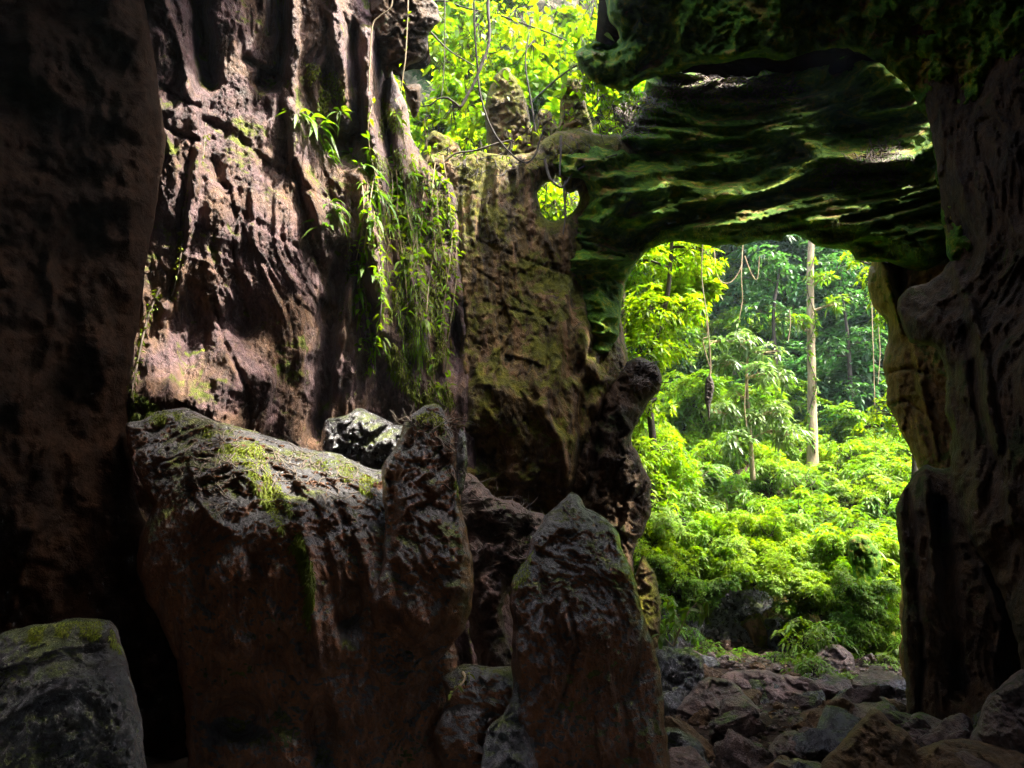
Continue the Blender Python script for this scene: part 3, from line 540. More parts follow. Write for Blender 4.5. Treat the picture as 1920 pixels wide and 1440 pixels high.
# ================================================================ FOREGROUND ROCKS
o = body('boulder', [(236, 795), (262, 788), (300, 772), (345, 764), (380, 776), (410, 790), (450, 800), (520, 822), (580, 842), (640, 852), (690, 876), (722, 884), (730, 930), (760, 1000), (800, 1100), (850, 1200), (860, 1300), (850, 1500), (370, 1500), (352, 1420), (346, 1330), (330, 1240), (300, 1170), (270, 1110), (256, 1060), (262, 1010), (285, 950), (262, 900), (244, 860)],
     [(250, 830, 7.1), (330, 900, 6.5), (330, 790, 7.4), (480, 850, 6.9), (520, 810, 7.6), (600, 920, 6.5), (650, 860, 7.4), (420, 1000, 5.9), (600, 1100, 5.9), (300, 1060, 6.2), (450, 1250, 6.0), (650, 1350, 6.0), (780, 1300, 6.4), (400, 1450, 6.2)],
     M['red'], step=2.6, er=.22, thick=1.6, relief=rel_rock, jit=4, seed=40, key='big', strokes=[
        ([(360, 860), (372, 930), (400, 975), (430, 990)], 7, .12), ([(470, 900), (440, 960), (400, 1030), (330, 1080)], 4, .06), ([(400, 930), (430, 900)], 22, -.2),
        ([(560, 940), (580, 1050), (590, 1150), (600, 1250)], 9, .16), ([(600, 930), (625, 1040), (650, 1150)], 8, .10), ([(630, 900), (670, 1000), (700, 1100)], 9, .14), ([(612, 1000), (640, 1160)], 12, -.14),
        ([(520, 1120), (530, 1250), (525, 1330)], 14, -.18), ([(480, 1050), (470, 1180)], 14, -.12), ([(330, 880), (460, 890), (560, 950)], 12, .06), ([(246, 900), (262, 840), (300, 800)], 8, -.18)],
     blobs=[(445, 1345, 50, 40, -.8), (605, 1370, 24, 55, -.6), (655, 1150, 26, 55, -.5), (520, 1420, 55, 50, .25), (560, 1180, 60, 110, .1), (340, 970, 50, 60, .08)])
tag(o, 'huge draped boulder with mossy wet top and drip-fluted brown face, left of centre', 'boulder')
o = body('boulder', [(612, 790), (640, 780), (672, 766), (700, 778), (740, 795), (760, 800), (770, 850), (760, 930), (620, 930), (600, 850)], [(640, 800, 8.5), (740, 830, 8.2)], M['wet'], step=3, er=.3, thick=.8, relief=rel_boulder, jit=5, seed=41, key='rear')
tag(o, 'wet grey boulder wedged between the draped boulder and the upright rock', 'boulder')
o = body('upright_rock', [(716, 888), (722, 862), (742, 836), (756, 796), (776, 776), (800, 762), (822, 762), (840, 784), (852, 820), (860, 870), (866, 960), (884, 1040), (888, 1120), (872, 1180), (830, 1228), (800, 1290), (780, 1500), (690, 1500), (686, 1250), (690, 1150), (712, 1080), (722, 1000)],
     [(740, 880, 6.4), (800, 800, 6.6), (860, 1050, 6.1), (760, 1150, 5.7), (780, 1300, 6.2)], M['red'], step=2.8, er=.3, thick=.9, relief=rel_rock, jit=4, seed=42, key='up1', strokes=[
        ([(846, 800), (856, 880), (860, 980), (868, 1040)], 6, .12), ([(735, 900), (732, 1000), (745, 1120)], 12, -.15), ([(730, 1180), (780, 1230), (830, 1200)], 30, -.3)])
tag(o, 'upright reddish rock with a moss-edged rounded tip, between two boulders', 'rock')
o = body('rock_spike', [(856, 870), (858, 820), (866, 800), (874, 826), (878, 860), (874, 890), (864, 930), (856, 920)], [(866, 860, 6.5)], M['wet'], step=2.4, er=.08, thick=.15, relief=lambda b: .3 * rel_boulder(b), jit=2, seed=43)
tag(o, 'thin wet rock spike right of the upright reddish rock', 'rock')
o = body('boulder', [(858, 900), (880, 888), (902, 910), (930, 930), (960, 940), (1000, 958), (1026, 968), (1030, 1020), (1000, 1080), (960, 1110), (940, 1140), (960, 1250), (900, 1260), (880, 1180), (870, 1060), (858, 980)], [(880, 900, 8.6), (940, 960, 8.1), (1010, 980, 8.4), (920, 1100, 7.8)],
     M['boulder'], step=2.8, er=.3, thick=.9, relief=lambda b: 1.5 * rel_boulder(b), jit=6, seed=44, key='rub', blobs=[(920, 1000, 24, 20, -.3), (980, 1000, 20, 20, -.25), (900, 930, 20, 14, .15), (950, 960, 30, 14, .15)])
tag(o, 'knobbly moss-veined boulder in the gap between the two upright rocks', 'boulder')
o = body('upright_rock', [(1002, 1000), (1022, 970), (1050, 942), (1072, 922), (1086, 932), (1100, 950), (1130, 966), (1158, 996), (1172, 1040), (1190, 1090), (1212, 1160), (1234, 1240), (1246, 1330), (1244, 1500), (960, 1500), (962, 1300), (962, 1200), (955, 1120), (960, 1090), (985, 1050)],
     [(1020, 1000, 6.0), (1075, 950, 6.3), (1150, 1030, 6.1), (1080, 1150, 5.3), (1180, 1250, 5.7), (1000, 1150, 5.5), (1080, 1400, 5.4)], M['red'], step=2.5, er=.28, thick=1.0, relief=rel_rock, jit=4, seed=45, key='up2', strokes=[
        ([(1058, 1110), (1080, 1200), (1060, 1290), (1040, 1340)], 5, -.12), ([(1120, 1150), (1180, 1160)], 5, -.06), ([(1190, 1260), (1170, 1320), (1180, 1420)], 10, -.14), ([(1010, 1010), (1060, 985), (1120, 1005), (1165, 1040)], 12, .06)])
tag(o, 'tall broad upright rock with a grey crested top, front centre', 'rock')
o = body('boulder', [(826, 1275), (850, 1256), (870, 1245), (920, 1250), (972, 1252), (990, 1290), (985, 1400), (930, 1460), (840, 1460), (812, 1380), (836, 1310)], [(850, 1280, 5.9), (940, 1270, 6.0), (890, 1380, 5.7)], M['red'], step=2.6, er=.25, thick=.6, relief=rel_boulder, jit=5, seed=46, key='lowred')
tag(o, 'low reddish boulder with a fern, between the feet of the upright rocks', 'boulder')
o = body('boulder', [(972, 1262), (985, 1300), (1000, 1360), (1010, 1500), (900, 1500), (904, 1420), (912, 1368), (940, 1340), (958, 1310)], [(960, 1320, 5.3), (950, 1440, 5.0)], M['wet'], step=2.6, er=.2, thick=.4, relief=rel_boulder, jit=3, seed=47)
tag(o, 'dark slanting boulder leaning on the left foot of the front upright rock', 'boulder')
o = body('boulder', [(-90, 1290), (-20, 1200), (20, 1182), (60, 1172), (110, 1166), (150, 1158), (208, 1162), (222, 1190), (236, 1230), (252, 1290), (264, 1340), (270, 1400), (272, 1560), (-90, 1560)],
     [(0, 1230, 3.4), (180, 1180, 3.5), (120, 1300, 3.05), (230, 1400, 3.2), (40, 1450, 2.9)], M['wet'], step=2.4, er=.14, thick=1.0, relief=lambda b: .5 * rel_boulder(b * 1.8) + .014 * ridged(b * 24, 3), jit=3, seed=48, key='bl')
tag(o, 'glistening wet boulder in the bottom left corner', 'boulder')
FL = [
 ('boulder', [(1222, 1226), (1240, 1214), (1290, 1216), (1316, 1232), (1322, 1290), (1304, 1334), (1262, 1350), (1225, 1345)], 9.6, 'wet', 'dark boulder right beside the tall front rock, under the small sapling'),
 ('boulder', [(1350, 1268), (1372, 1256), (1420, 1256), (1480, 1266), (1545, 1282), (1600, 1306), (1602, 1345), (1520, 1362), (1430, 1352), (1380, 1330), (1356, 1300)], 9.9, 'pink', 'pale pinkish slab catching light in the cave mouth'),
 ('boulder', [(1268, 1330), (1290, 1300), (1330, 1268), (1372, 1276), (1396, 1300), (1430, 1330), (1460, 1345), (1456, 1400), (1400, 1440), (1310, 1420), (1272, 1380)], 8.7, 'boulder', 'dark angular boulder below the pale slab'),
 ('boulder', [(1236, 1372), (1270, 1364), (1300, 1380), (1328, 1420), (1330, 1500), (1236, 1500)], 7.3, 'wet', 'round dark boulder at the bottom, right foot of the tall front rock'),
 ('boulder', [(1400, 1460), (1428, 1420), (1452, 1384), (1478, 1368), (1512, 1382), (1548, 1398), (1560, 1440), (1540, 1500), (1410, 1500)], 7.0, 'boulder', 'violet grey pitted boulder left of the brown peaked rock'),
 ('boulder', [(1490, 1345), (1530, 1326), (1570, 1330), (1592, 1360), (1580, 1410), (1530, 1420), (1496, 1390)], 8.4, 'brown', 'brown rounded boulder behind the violet grey one'),
 ('peaked_rock', [(1518, 1470), (1540, 1428), (1572, 1400), (1600, 1362), (1626, 1336), (1644, 1330), (1668, 1350), (1694, 1366), (1716, 1400), (1728, 1440), (1732, 1500), (1518, 1500)], 6.0, 'brown', 'rust brown peaked rock at the bottom right'),
 ('boulder', [(1716, 1412), (1750, 1392), (1800, 1384), (1860, 1396), (1920, 1412), (1960, 1440), (1960, 1520), (1716, 1520)], 6.0, 'brown', 'flat tan boulder along the bottom edge, right of the peaked rock'),
 ('boulder', [(1816, 1396), (1832, 1352), (1850, 1308), (1872, 1290), (1896, 1268), (1940, 1238), (1980, 1250), (1980, 1420), (1880, 1420)], 6.6, 'boulder', 'grey slanting boulder at the right edge of the floor'),
 ('boulder', [(1584, 1310), (1604, 1284), (1640, 1276), (1672, 1290), (1694, 1318), (1692, 1350), (1640, 1356), (1600, 1344)], 10.6, 'boulder', 'violet grey boulder at the foot of the fluted column'),
 ('boulder', [(1512, 1272), (1522, 1236), (1546, 1210), (1574, 1208), (1598, 1228), (1604, 1262), (1588, 1296), (1534, 1300)], 12.5, 'boulder', 'squat stone half buried in ferns in the cave mouth'),
 ('boulder', [(1700, 1350), (1722, 1336), (1760, 1346), (1800, 1372), (1814, 1400), (1770, 1410), (1708, 1400)], 7.6, 'boulder', 'low mossy boulder between the column foot and the flat tan boulder'),
 ('rock_stump', [(1588, 1030), (1592, 1008), (1606, 998), (1626, 1002), (1642, 1024), (1654, 1050), (1650, 1074), (1640, 1096), (1652, 1130), (1675, 1180), (1690, 1300), (1590, 1300), (1600, 1180), (1606, 1110), (1596, 1064)], 14.0, 'arch', 'knobbed rock stump sticking up out of the sunlit shrubs'),
 ('boulder', [(1190, 1080), (1206, 1040), (1228, 1080), (1240, 1130), (1236, 1220), (1180, 1240), (1176, 1150)], 12.0, 'pillar', 'dark rock foot below the spur, left side of the opening'),
 ('boulder', [(1200, 1150), (1260, 1110), (1330, 1090), (1420, 1080), (1500, 1100), (1560, 1150), (1560, 1260), (1400, 1300), (1300, 1300), (1200, 1280)], 16.6, 'wet', 'shaded rock ledge in the hollow under the sunlit shrubs'),
]
for i, (nm, pl, dd, mt, lb) in enumerate(FL):
    pl = np.array(pl, float); c = pl.mean(0); hh = np.ptp(pl[:, 1])
    er = min(.32, .3 * min(np.ptp(pl[:, 0]), hh) * dd / F)
    o = body(nm, pl, [(c[0], c[1] + hh * .3, dd - er * .8), (c[0], c[1] - hh * .45, dd + er * 1.0)], M[mt], step=2.6, er=er, thick=er * 2.2, relief=lambda b: min(1.0, er * 4) * rel_boulder(b * 1.1), jit=4, seed=60 + i, key='fl%d' % i)
    tag(o, lb, 'boulder' if nm == 'boulder' else 'rock')
# rubble between them
def stone_proto(seed):
    import bmesh
    r = np.random.RandomState(seed); bm = bmesh.new(); bmesh.ops.create_icosphere(bm, subdivisions=5, radius=1)
    v = np.array([x.co[:] for x in bm.verts]); 
    for k in range(16):
        n = norm(r.normal(0, 1, 3)); c = r.uniform(.42, .8); dd = v @ n; v = v - np.outer(np.maximum(dd - c, 0), n)
    nn = norm(v); v = v + nn * (.10 * ridged(v * 1.3 + seed, 2) + .05 * billow(v * 3 + seed, 3) + .02 * ridged(v * 9 + seed, 2))[:, None]
    for x, c in zip(bm.verts, v): x.co = c
    for f in bm.faces: f.smooth = True
    me = bpy.data.meshes.new('stone'); bm.to_mesh(me); bm.free(); return me
SM = [stone_proto(s) for s in range(5)]
rs = random.Random(5)
for i in range(230):
    px = rs.uniform(1180, 1800); D = rs.uniform(5.5, 14.5); xw = (px - 960) / F * D * 1.03
    s = rs.uniform(.05, .34) ** 1.0 * (1 if D > 8 else .6) * (1 if i < 100 else .55)
    if i < 50: D = rs.uniform(5.6, 10.5); xw = (px - 960) / F * D * 1.03; s = rs.uniform(.2, .42)
    mt = M[rs.choice(['boulder', 'wet', 'brown', 'boulder'])]
    o = bpy.data.objects.new('stone', SM[i % 5]); C.objects.link(o)
    if not o.data.materials: o.data.materials.append(M['boulder'])
    o.material_slots[0].link = 'OBJECT'; o.material_slots[0].material = mt
    o.location = (xw, D, gz(xw, D) + s * .25); o.scale = (s * rs.uniform(.8, 1.3), s * rs.uniform(.8, 1.2), s * rs.uniform(.5, .9)); o.rotation_euler = (rs.uniform(-.5, .5), rs.uniform(-.5, .5), rs.uniform(0, 6))
    tag(o, 'loose stone in the rubble on the cave floor', 'stone', 'loose stones on the cave floor')

for i, (px, py, D, s) in enumerate([(1290, 1235, 15.6, .8), (1345, 1215, 15.9, .9), (1410, 1200, 16.1, .85), (1470, 1215, 15.8, .8), (1520, 1230, 15.4, .6), (1380, 1150, 16.4, .8), (1440, 1160, 16.5, .8), (1310, 1170, 16.3, .8), (1500, 1180, 16.3, .7), (1250, 1180, 15.4, .7)]):
    o = bpy.data.objects.new('rock', SM[i % 5]); C.objects.link(o); o.material_slots[0].link = 'OBJECT'; o.material_slots[0].material = M['wet'] if i % 2 else M['pillar']
    o.location = V(px, py, D); o.scale = (s * 1.2, s, s * .9); o.rotation_euler = (i * .7, i * 1.3, i * 2.1); tag(o, 'shaded rock in the hollow under the sunlit shrubs', 'rock', 'rocks in the hollow under the shrubs')
def pebbles(n):
    r = np.random.RandomState(9); t = (1 + 5 ** .5) / 2
    iv = norm(np.array([(-1, t, 0), (1, t, 0), (-1, -t, 0), (1, -t, 0), (0, -1, t), (0, 1, t), (0, -1, -t), (0, 1, -t), (t, 0, -1), (t, 0, 1), (-t, 0, -1), (-t, 0, 1)], float))
    fc = np.array([(0, 11, 5), (0, 5, 1), (0, 1, 7), (0, 7, 10), (0, 10, 11), (1, 5, 9), (5, 11, 4), (11, 10, 2), (10, 7, 6), (7, 1, 8), (3, 9, 4), (3, 4, 2), (3, 2, 6), (3, 6, 8), (3, 8, 9), (4, 9, 5), (2, 4, 11), (6, 2, 10), (8, 6, 7), (9, 8, 1)])
    D = r.uniform(4.5, 15.5, n); X = D * r.uniform(.05, .78, n); Z = ground_z(X, D); s = r.uniform(.012, .06, n) * r.uniform(.4, 1, n)
    v = iv[None] * (s[:, None, None]) * r.uniform(.55, 1.35, (n, 12, 1)) * np.array([1.1, 1, .7]) + np.stack([X, D, Z + s * .3], -1)[:, None]
    f = fc[None] + (np.arange(n) * 12)[:, None, None]
    me = mesh_np('gravel', v.reshape(-1, 3), f.ravel(), np.full(n * 20, 3), False); o = link('gravel', me, M['boulder']); tag(o, 'gravel and grit over the cave floor', 'gravel', kind='stuff')
pebbles(9000)
# ================================================================ VEGETATION
def scatter(px0, px1, py0, py1, n, key, off=0.0):
    return [at(key, rng.uniform(px0, px1), rng.uniform(py0, py1), off) for _ in range(n)]
rs = random.Random(11)
PR = {}
def protos(kind, *a, n=3, **k):
    PR[kind] = [shrub_proto(kind, *a, seed=100 + i + len(PR) * 10, **k) for i in range(n)]
    PR[kind + '_used'] = 0
def put(kind, loc, s, label, cat, group, tilt=.15):
    ps = PR[kind]; u = PR[kind + '_used']; PR[kind + '_used'] += 1
    o = ps[u] if u < len(ps) else copy_tree(ps[u % len(ps)])
    o.location = loc; o.scale = (s * rs.uniform(.85, 1.2), s * rs.uniform(.85, 1.2), s * rs.uniform(.8, 1.15)); o.rotation_euler = (rs.uniform(-tilt, tilt), rs.uniform(-tilt, tilt), rs.uniform(0, 6.28))
    return tag(o, label, cat, group)
protos('shrub', 1.0, 1.0, 330, 7, .17, .30, M['leaf_y'], n=4)
protos('green_shrub', 1.0, 1.0, 300, 7, .19, .32, M['leaf_g'], n=3)
protos('cliff_shrub', 1.0, 1.1, 210, 6, .24, .42, M['leaf_d'], n=3)
protos('climbing_shrub', 1.0, 1.0, 170, 6, .30, .50, M['leaf_y'], n=3)
protos('fern', .5, .4, 46, 8, .17, .22, M['leaf_g'], n=3, droop=.55)
# bank
protos('broadleaf_shrub', .8, .9, 90, 6, .34, .42, M['leaf_g'], n=3, droop=.5, k=4)
for i in range(46):
    px = rs.uniform(1210, 1690); py = rs.uniform(880, 1090); D = 15.4 + (1090 - py) / 210 * 8 + rs.uniform(-.2, .2)
    put('broadleaf_shrub', V(px, py, D), rs.uniform(.4, .7), 'broad leaved plant standing out among the finer shrubs of the bank', 'shrub', 'broad leaved plants on the bank', .3)
cnt = 0
for gy in np.arange(15.6, 28, .95):
    for gx in np.arange(1.6, 16, 1.0):
        x = gx + rs.uniform(-.4, .4); y = gy + rs.uniform(-.4, .4)
        pxl = 960 + x / y * .96 * F * 1.0
        if pxl < 1120 or pxl > 1760: continue
        if y < 17.0 and pxl < 1500: continue
        z = gz(x, y)
        far = (y - 16) / 11 + (pxl - 1300) / 900
        if rs.random() < .9 - .55 * far: put('shrub', (x, y, z - .1), rs.uniform(.62, .9), 'sunlit yellow green shrub on the bank beyond the arch', 'shrub', 'yellow green shrubs on the sunlit bank')
        else: put('green_shrub', (x, y, z - .1), rs.uniform(.62, .95), 'deeper green shrub among the sunlit ones on the bank', 'shrub', 'deeper green shrubs on the bank')
for px in range(1180, 1720, 26):
    for py, dd in ((1010, 16.2), (1060, 15.7), (1098, 15.5)):
        if px > 1500: py += 40; dd -= .7
        put('shrub', V(px + rs.uniform(-14, 14), py + rs.uniform(-16, 12), dd + rs.uniform(-.3, .3)), rs.uniform(.42, .62), 'sunlit yellow green shrub on the bank beyond the arch', 'shrub', 'yellow green shrubs on the sunlit bank', .5)
for px, py in [(1260, 1110), (1300, 1120), (1330, 1140), (1290, 1160), (1520, 1150), (1560, 1170), (1600, 1190), (1640, 1200), (1680, 1180), (1540, 1200), (1620, 1150), (1660, 1230), (1350, 1110), (1240, 1070), (1610, 1120), (1650, 1130), (1585, 1110), (1625, 1165), (1668, 1110), (1610, 1200), (1650, 1180), (1450, 1112), (1480, 1120), (1470, 1150), (1500, 1160), (1495, 1190), (1400, 1090)]:
    put('green_shrub', V(px, py, 15 if px < 1580 else 13.6), rs.uniform(.28, .42), 'deeper green shrub among the sunlit ones on the bank', 'shrub', 'deeper green shrubs on the bank')
for i in range(34):
    px = rs.uniform(1480, 1700); D = rs.uniform(13.4, 16.2); x = (px - 960) / F / .965 * D
    put('fern', (x, D, gz(x, D)), rs.uniform(.7, 1.3), 'small fern sprouting among stones in the cave mouth', 'fern', 'ferns in the cave mouth')
for px, py, D in [(1330, 1245, 14.2), (1375, 1250, 14), (1290, 1200, 13.4), (1250, 1190, 12.4), (1420, 1255, 14.5), (1470, 1240, 13.8), (1510, 1215, 13.4), (1550, 1205, 13.2), (1600, 1210, 13.6), (1590, 1330, 9.8), (1560, 1300, 11), (1620, 1300, 11.8), (1650, 1260, 13), (1500, 1260, 12.6), (1230, 1140, 12.5), (1570, 1380, 8.6), (1530, 1270, 11.8)]:
    put('fern', V(px, py, D), rs.uniform(.6, 1.1) * (1 if D > 11 else .55), 'small fern sprouting among stones in the cave mouth', 'fern', 'ferns in the cave mouth')
for i in range(40):
    px = rs.uniform(1210, 1690); py = rs.uniform(860, 1080); D = 15.3 + (1090 - py) / 210 * 8
    put('fern', V(px, py - 14, D), rs.uniform(1.0, 1.7), 'feathery fern rising above the shrubs of the bank', 'fern', 'ferns standing above the bank', .4)
# cliff cover
for i in range(210):
    u = rs.uniform(3.5, 22); v = rs.uniform(2.5, 19); p = at('cliff', u, v, .3)
    if perlin(np.array([[u * .22, v * .22, 3.3]]))[0] < -.38: continue
    p.y -= rs.uniform(0, 1.4)
    put('cliff_shrub' if rs.random() < .7 else 'green_shrub', p, rs.uniform(1.0, 2.1), 'blue green shrub clinging to the hazy far cliff', 'shrub', 'shrubs clinging to the far cliff')
# slope behind the skylight
for i in range(120):
    u = rs.uniform(-4.5, 5.5); v = rs.uniform(8.5, 24); p = at('hill', u, v, .2)
    if 1.3 < u < 4.5 and 10.5 < v < 15.5: continue
    put('climbing_shrub', p, rs.uniform(.75, 1.25), 'bright yellow green shrub on the slope seen through the skylight', 'shrub', 'shrubs on the slope behind the skylight')

for x, y in [(x_, y_) for x_, y_ in ((6.6, 10.9), (9.4, 11.2))]:
    put('climbing_shrub', (x, y, 14.2), 1.15, 'unseen leafy shrub added over the roof slit to filter the sun', 'shrub', 'unseen shrubs added over the roof slit')  # unseen plants, added to soften sunlight entering by the slit
for i in range(16):
    px = rs.uniform(1170, 1720); D = rs.uniform(25, 29); py = rs.uniform(760, 860)
    put('green_shrub', V(px, py, D), rs.uniform(1.1, 1.9), 'tall green bush at the foot of the far cliff', 'bush', 'bushes at the foot of the far cliff')
def tree(name, label, base, trunk, tr, lobes, nw, per, ll, lw, mat, bark, droop=.4, k=3, seed=1, group=None):
    """trunk polyline, limbs to each lobe of the crown, leaf whorls filling the lobes unevenly"""
    global rng
    rng = np.random.RandomState(seed); base = Vector(base); root = empty(name, base, label, 'tree', group); f = MB(); t = MB()
    tp = spline(trunk, 8); t.tube([Vector(p) - base for p in tp], tr, 12, .04)
    for (c, r) in lobes:
        c = np.array(tuple(c)); j = int(np.argmin(((tp - c) ** 2).sum(1) + (tp[:, 2] > c[2]) * 4)); a = tp[j]
        mid = (a + c) / 2 + rng.normal(0, .12 * r + .05, 3); lb = spline([a, mid, c], 6)
        if np.linalg.norm(c - a) > .2: t.tube(lb - np.array(base), [tr[-1] * .6 + .012, .01], 6)
        m = max(12, int(nw * r * r)); d = norm(rng.normal(0, 1, (m, 3))); q = c + d * (r * rng.uniform(.25, 1.05, (m, 1)) ** .55) * np.array([1, 1, .75])
        keep = perlin(q * 1.7 + seed) > -.28; q = q[keep]; d = d[keep]
        v, l, s = whorls(q - np.array(base), d + [0, 0, .7], per, ll, lw, droop=droop, k=k); f.add(v, l, s)
        for w_ in range(min(14, len(q))):
            j = rng.randint(len(q)); t.tube(spline([lb[rng.randint(3, len(lb))], (c + q[j]) / 2, q[j]], 4) - np.array(base), [.014, .004], 4)
    f.build('crown', mat, root); t.build('trunk', bark, root); return root
def W(px, py, D): return tuple(V(px, py, D))
D = 17
tree('leafy_tree', 'bright yellow green tree filling the left side of the opening', W(1210, 1000, D), [W(1210, 1010, D), W(1225, 850, D), W(1215, 700, D), W(1250, 560, D), W(1260, 450, D)], [.11, .05],
     [(W(1200, 500, D), .8), (W(1270, 490, 17.4), .75), (W(1330, 480, 17.6), .55), (W(1220, 580, 16.6), .85), (W(1290, 580, 17), .55), (W(1200, 660, 16.8), .8), (W(1255, 650, 17.2), .5), (W(1215, 760, 17.3), .7), (W(1240, 840, 17), .6), (W(1190, 860, 16.8), .7), (W(1225, 930, 16.6), .7), (W(1190, 420, 17), .8), (W(1300, 430, 17), .6)],
     230, 6, .20, .34, M['leaf_y'], M['bark_d'], seed=51)
D = 20.5
tree('leafy_tree', 'pale leaved small tree standing alone in the middle of the opening', W(1410, 880, D), [W(1412, 900, D), W(1405, 800, D), W(1400, 720, D), W(1402, 660, D)], [.08, .03],
     [(W(1390, 640, D), .5), (W(1440, 660, D), .45), (W(1365, 680, D), .4), (W(1420, 700, 20), .5), (W(1460, 705, D), .35), (W(1385, 740, D), .35), (W(1340, 640, D), .3), (W(1400, 790, 20), .5), (W(1445, 775, 20), .45), (W(1350, 770, 20), .45), (W(1480, 815, 20), .5), (W(1380, 830, 19.6), .5)], 200, 7, .30, .26, M['leaf_p'], M['bark'], droop=.5, seed=52)
D = 24
tree('tall_tree', 'tall straight pale trunk rising through the opening', W(1524, 880, D), [W(1524, 890, D), W(1523, 780, D), W(1521, 650, D), W(1519, 520, D), W(1522, 400, D), W(1518, 200, D), W(1515, 60, D)], [.21, .15, .135, .12, .11, .1],
     [(W(1548, 520, 23.6), .38), (W(1566, 566, 23.6), .34), (W(1500, 600, 23.7), .25), (W(1515, 40, D), 1.6), (W(1440, 120, D), 1.2), (W(1590, 110, D), 1.2), (W(1500, -60, D), 1.6)], 60, 7, .3, .32, M['leaf_g'], M['bark'], seed=53)
tree('leafy_tree', 'yellow green tree leaning in behind the right jamb of the arch', W(1700, 1000, 17.5), [W(1712, 1000, 17.5), W(1716, 800, 17.5), W(1700, 620, 17.5), W(1660, 500, 17.5)], [.09, .04],
     [(W(1600, 480, 17.5), .42), (W(1640, 520, 17.5), .45), (W(1665, 600, 17.2), .35), (W(1650, 560, 17.6), .35), (W(1680, 720, 17.4), .35), (W(1655, 770, 17.6), .42), (W(1622, 800, 17.8), .3), (W(1690, 800, 17.4), .4), (W(1680, 480, 17.4), .5)], 200, 6, .19, .3, M['leaf_y'], M['bark_d'], seed=54)
tree('leafy_tree', 'green tree standing against the far cliff right of the tall trunk', W(1600, 880, 27), [W(1600, 900, 27), W(1596, 760, 27), W(1590, 640, 27), W(1580, 560, 27)], [.12, .05],
     [(W(1580, 560, 27), .9), (W(1620, 640, 27), .9), (W(1560, 660, 27.3), .8), (W(1600, 740, 27), .9), (W(1570, 500, 27), .8), (W(1640, 560, 27), .7), (W(1560, 800, 26.6), .8), (W(1640, 820, 26.6), .7)], 90, 6, .26, .42, M['leaf_d'], M['bark_d'], seed=55)
tree('leafy_tree', 'green tree standing against the far cliff left of the tall trunk', W(1470, 880, 28), [W(1470, 900, 28), W(1462, 760, 28), W(1450, 600, 28), W(1462, 500, 28)], [.12, .05],
     [(W(1460, 510, 28), 1.0), (W(1420, 580, 28), .9), (W(1490, 600, 28), .8), (W(1440, 480, 28), .8), (W(1410, 520, 28), .6), (W(1480, 760, 27.6), .7), (W(1450, 850, 26), .8)], 85, 6, .28, .42, M['leaf_d'], M['bark_d'], seed=56)
# unseen tree added on the cave roof to break up sun through the skylight
tree('added_roof_tree', 'unseen tree added over the skylight to break up the sun', (4.6, 8.2, 13.6), [(4.6, 8.2, 13.2), (4.3, 8.0, 15), (3.4, 7.6, 16.6), (2.2, 7.4, 17.6)], [.2, .12],
     [((3.2, 7.6, 17), 1.0), ((2.6, 7.4, 17.3), .6), ((3.4, 6.3, 16.8), .5), ((3.6, 9.4, 17), .6)], 20, 6, .34, .5, M['leaf_g'], M['bark_d'], seed=57)

# ---- lianas and hanging roots
def vine(name, label, pts, rad, mat='bark_d', leaf=None, group=None, nleaf=0, ll=.12):
    global rng
    pts = [Vector(p) for p in pts]; base = pts[-1]; cur = spline(pts, 9)
    jj = np.cumsum(rng.normal(0, rad[0] * .12, cur.shape), 0); jj -= jj.mean(0); cur = cur + jj * .5
    if nleaf:
        root = empty(name, base, label, 'vine', group); t = MB(); t.tube(cur - np.array(base), rad, 6, .08); t.build('stem', M[mat], root)
        i = rng.randint(1, len(cur), nleaf); v, l, s = leaves(cur[i] - np.array(base) + rng.normal(0, .02, (nleaf, 3)), rng.normal(0, 1, (nleaf, 3)), ll * rng.uniform(.6, 1.3, nleaf), ll * .42, .5, k=4)
        f = MB(); f.add(v, l, s); f.build('leaves', M[leaf], root); return root
    t = MB(); t.tube(cur - np.array(base), rad, 7, .08); o = t.build(name, M[mat]); o.location = base; return tag(o, label, 'vine', group)
def pxv(l, D): return [V(x, y, D) for x, y in l]
rng = np.random.RandomState(70)
vine('liana', 'thick dark liana hanging down the middle of the skylight to a forked end', pxv([(914, -120), (915, 0), (918, 60), (914, 90), (900, 130), (884, 165), (868, 196), (862, 203)], 11.2), [.035, .03, .028])
vine('liana', 'short twisted liana branch crossing left from the forked end', pxv([(864, 202), (852, 192), (838, 184), (822, 186), (808, 196), (792, 200)], 11.2), [.025, .012])
vine('liana', 'long thin liana looping under the skylight and back up to the ledge', pxv([(889, -120), (890, 0), (891, 60), (896, 120), (900, 170), (912, 215), (930, 255), (955, 285), (978, 303), (992, 302), (1004, 288), (1012, 262), (1020, 236)], 11.3), [.022, .018, .016])
vine('liana', 'thin straight liana in the left half of the skylight', pxv([(834, -60), (834, 40), (833, 110), (829, 170), (822, 215)], 12.2), [.012, .008])
vine('liana', 'thin vine hanging before the dark blade of rock', pxv([(764, -60), (765, 10), (763, 60), (760, 110), (756, 140), (752, 175)], 9.3), [.012, .01], 'bark', 'leaf_y', None, 16, .09)
vine('liana', 'fine vine trailing down the left wall below the rock blade', pxv([(735, -30), (733, 12), (712, 30), (698, 50), (694, 120), (692, 170)], 9.3), [.014, .01], 'bark')
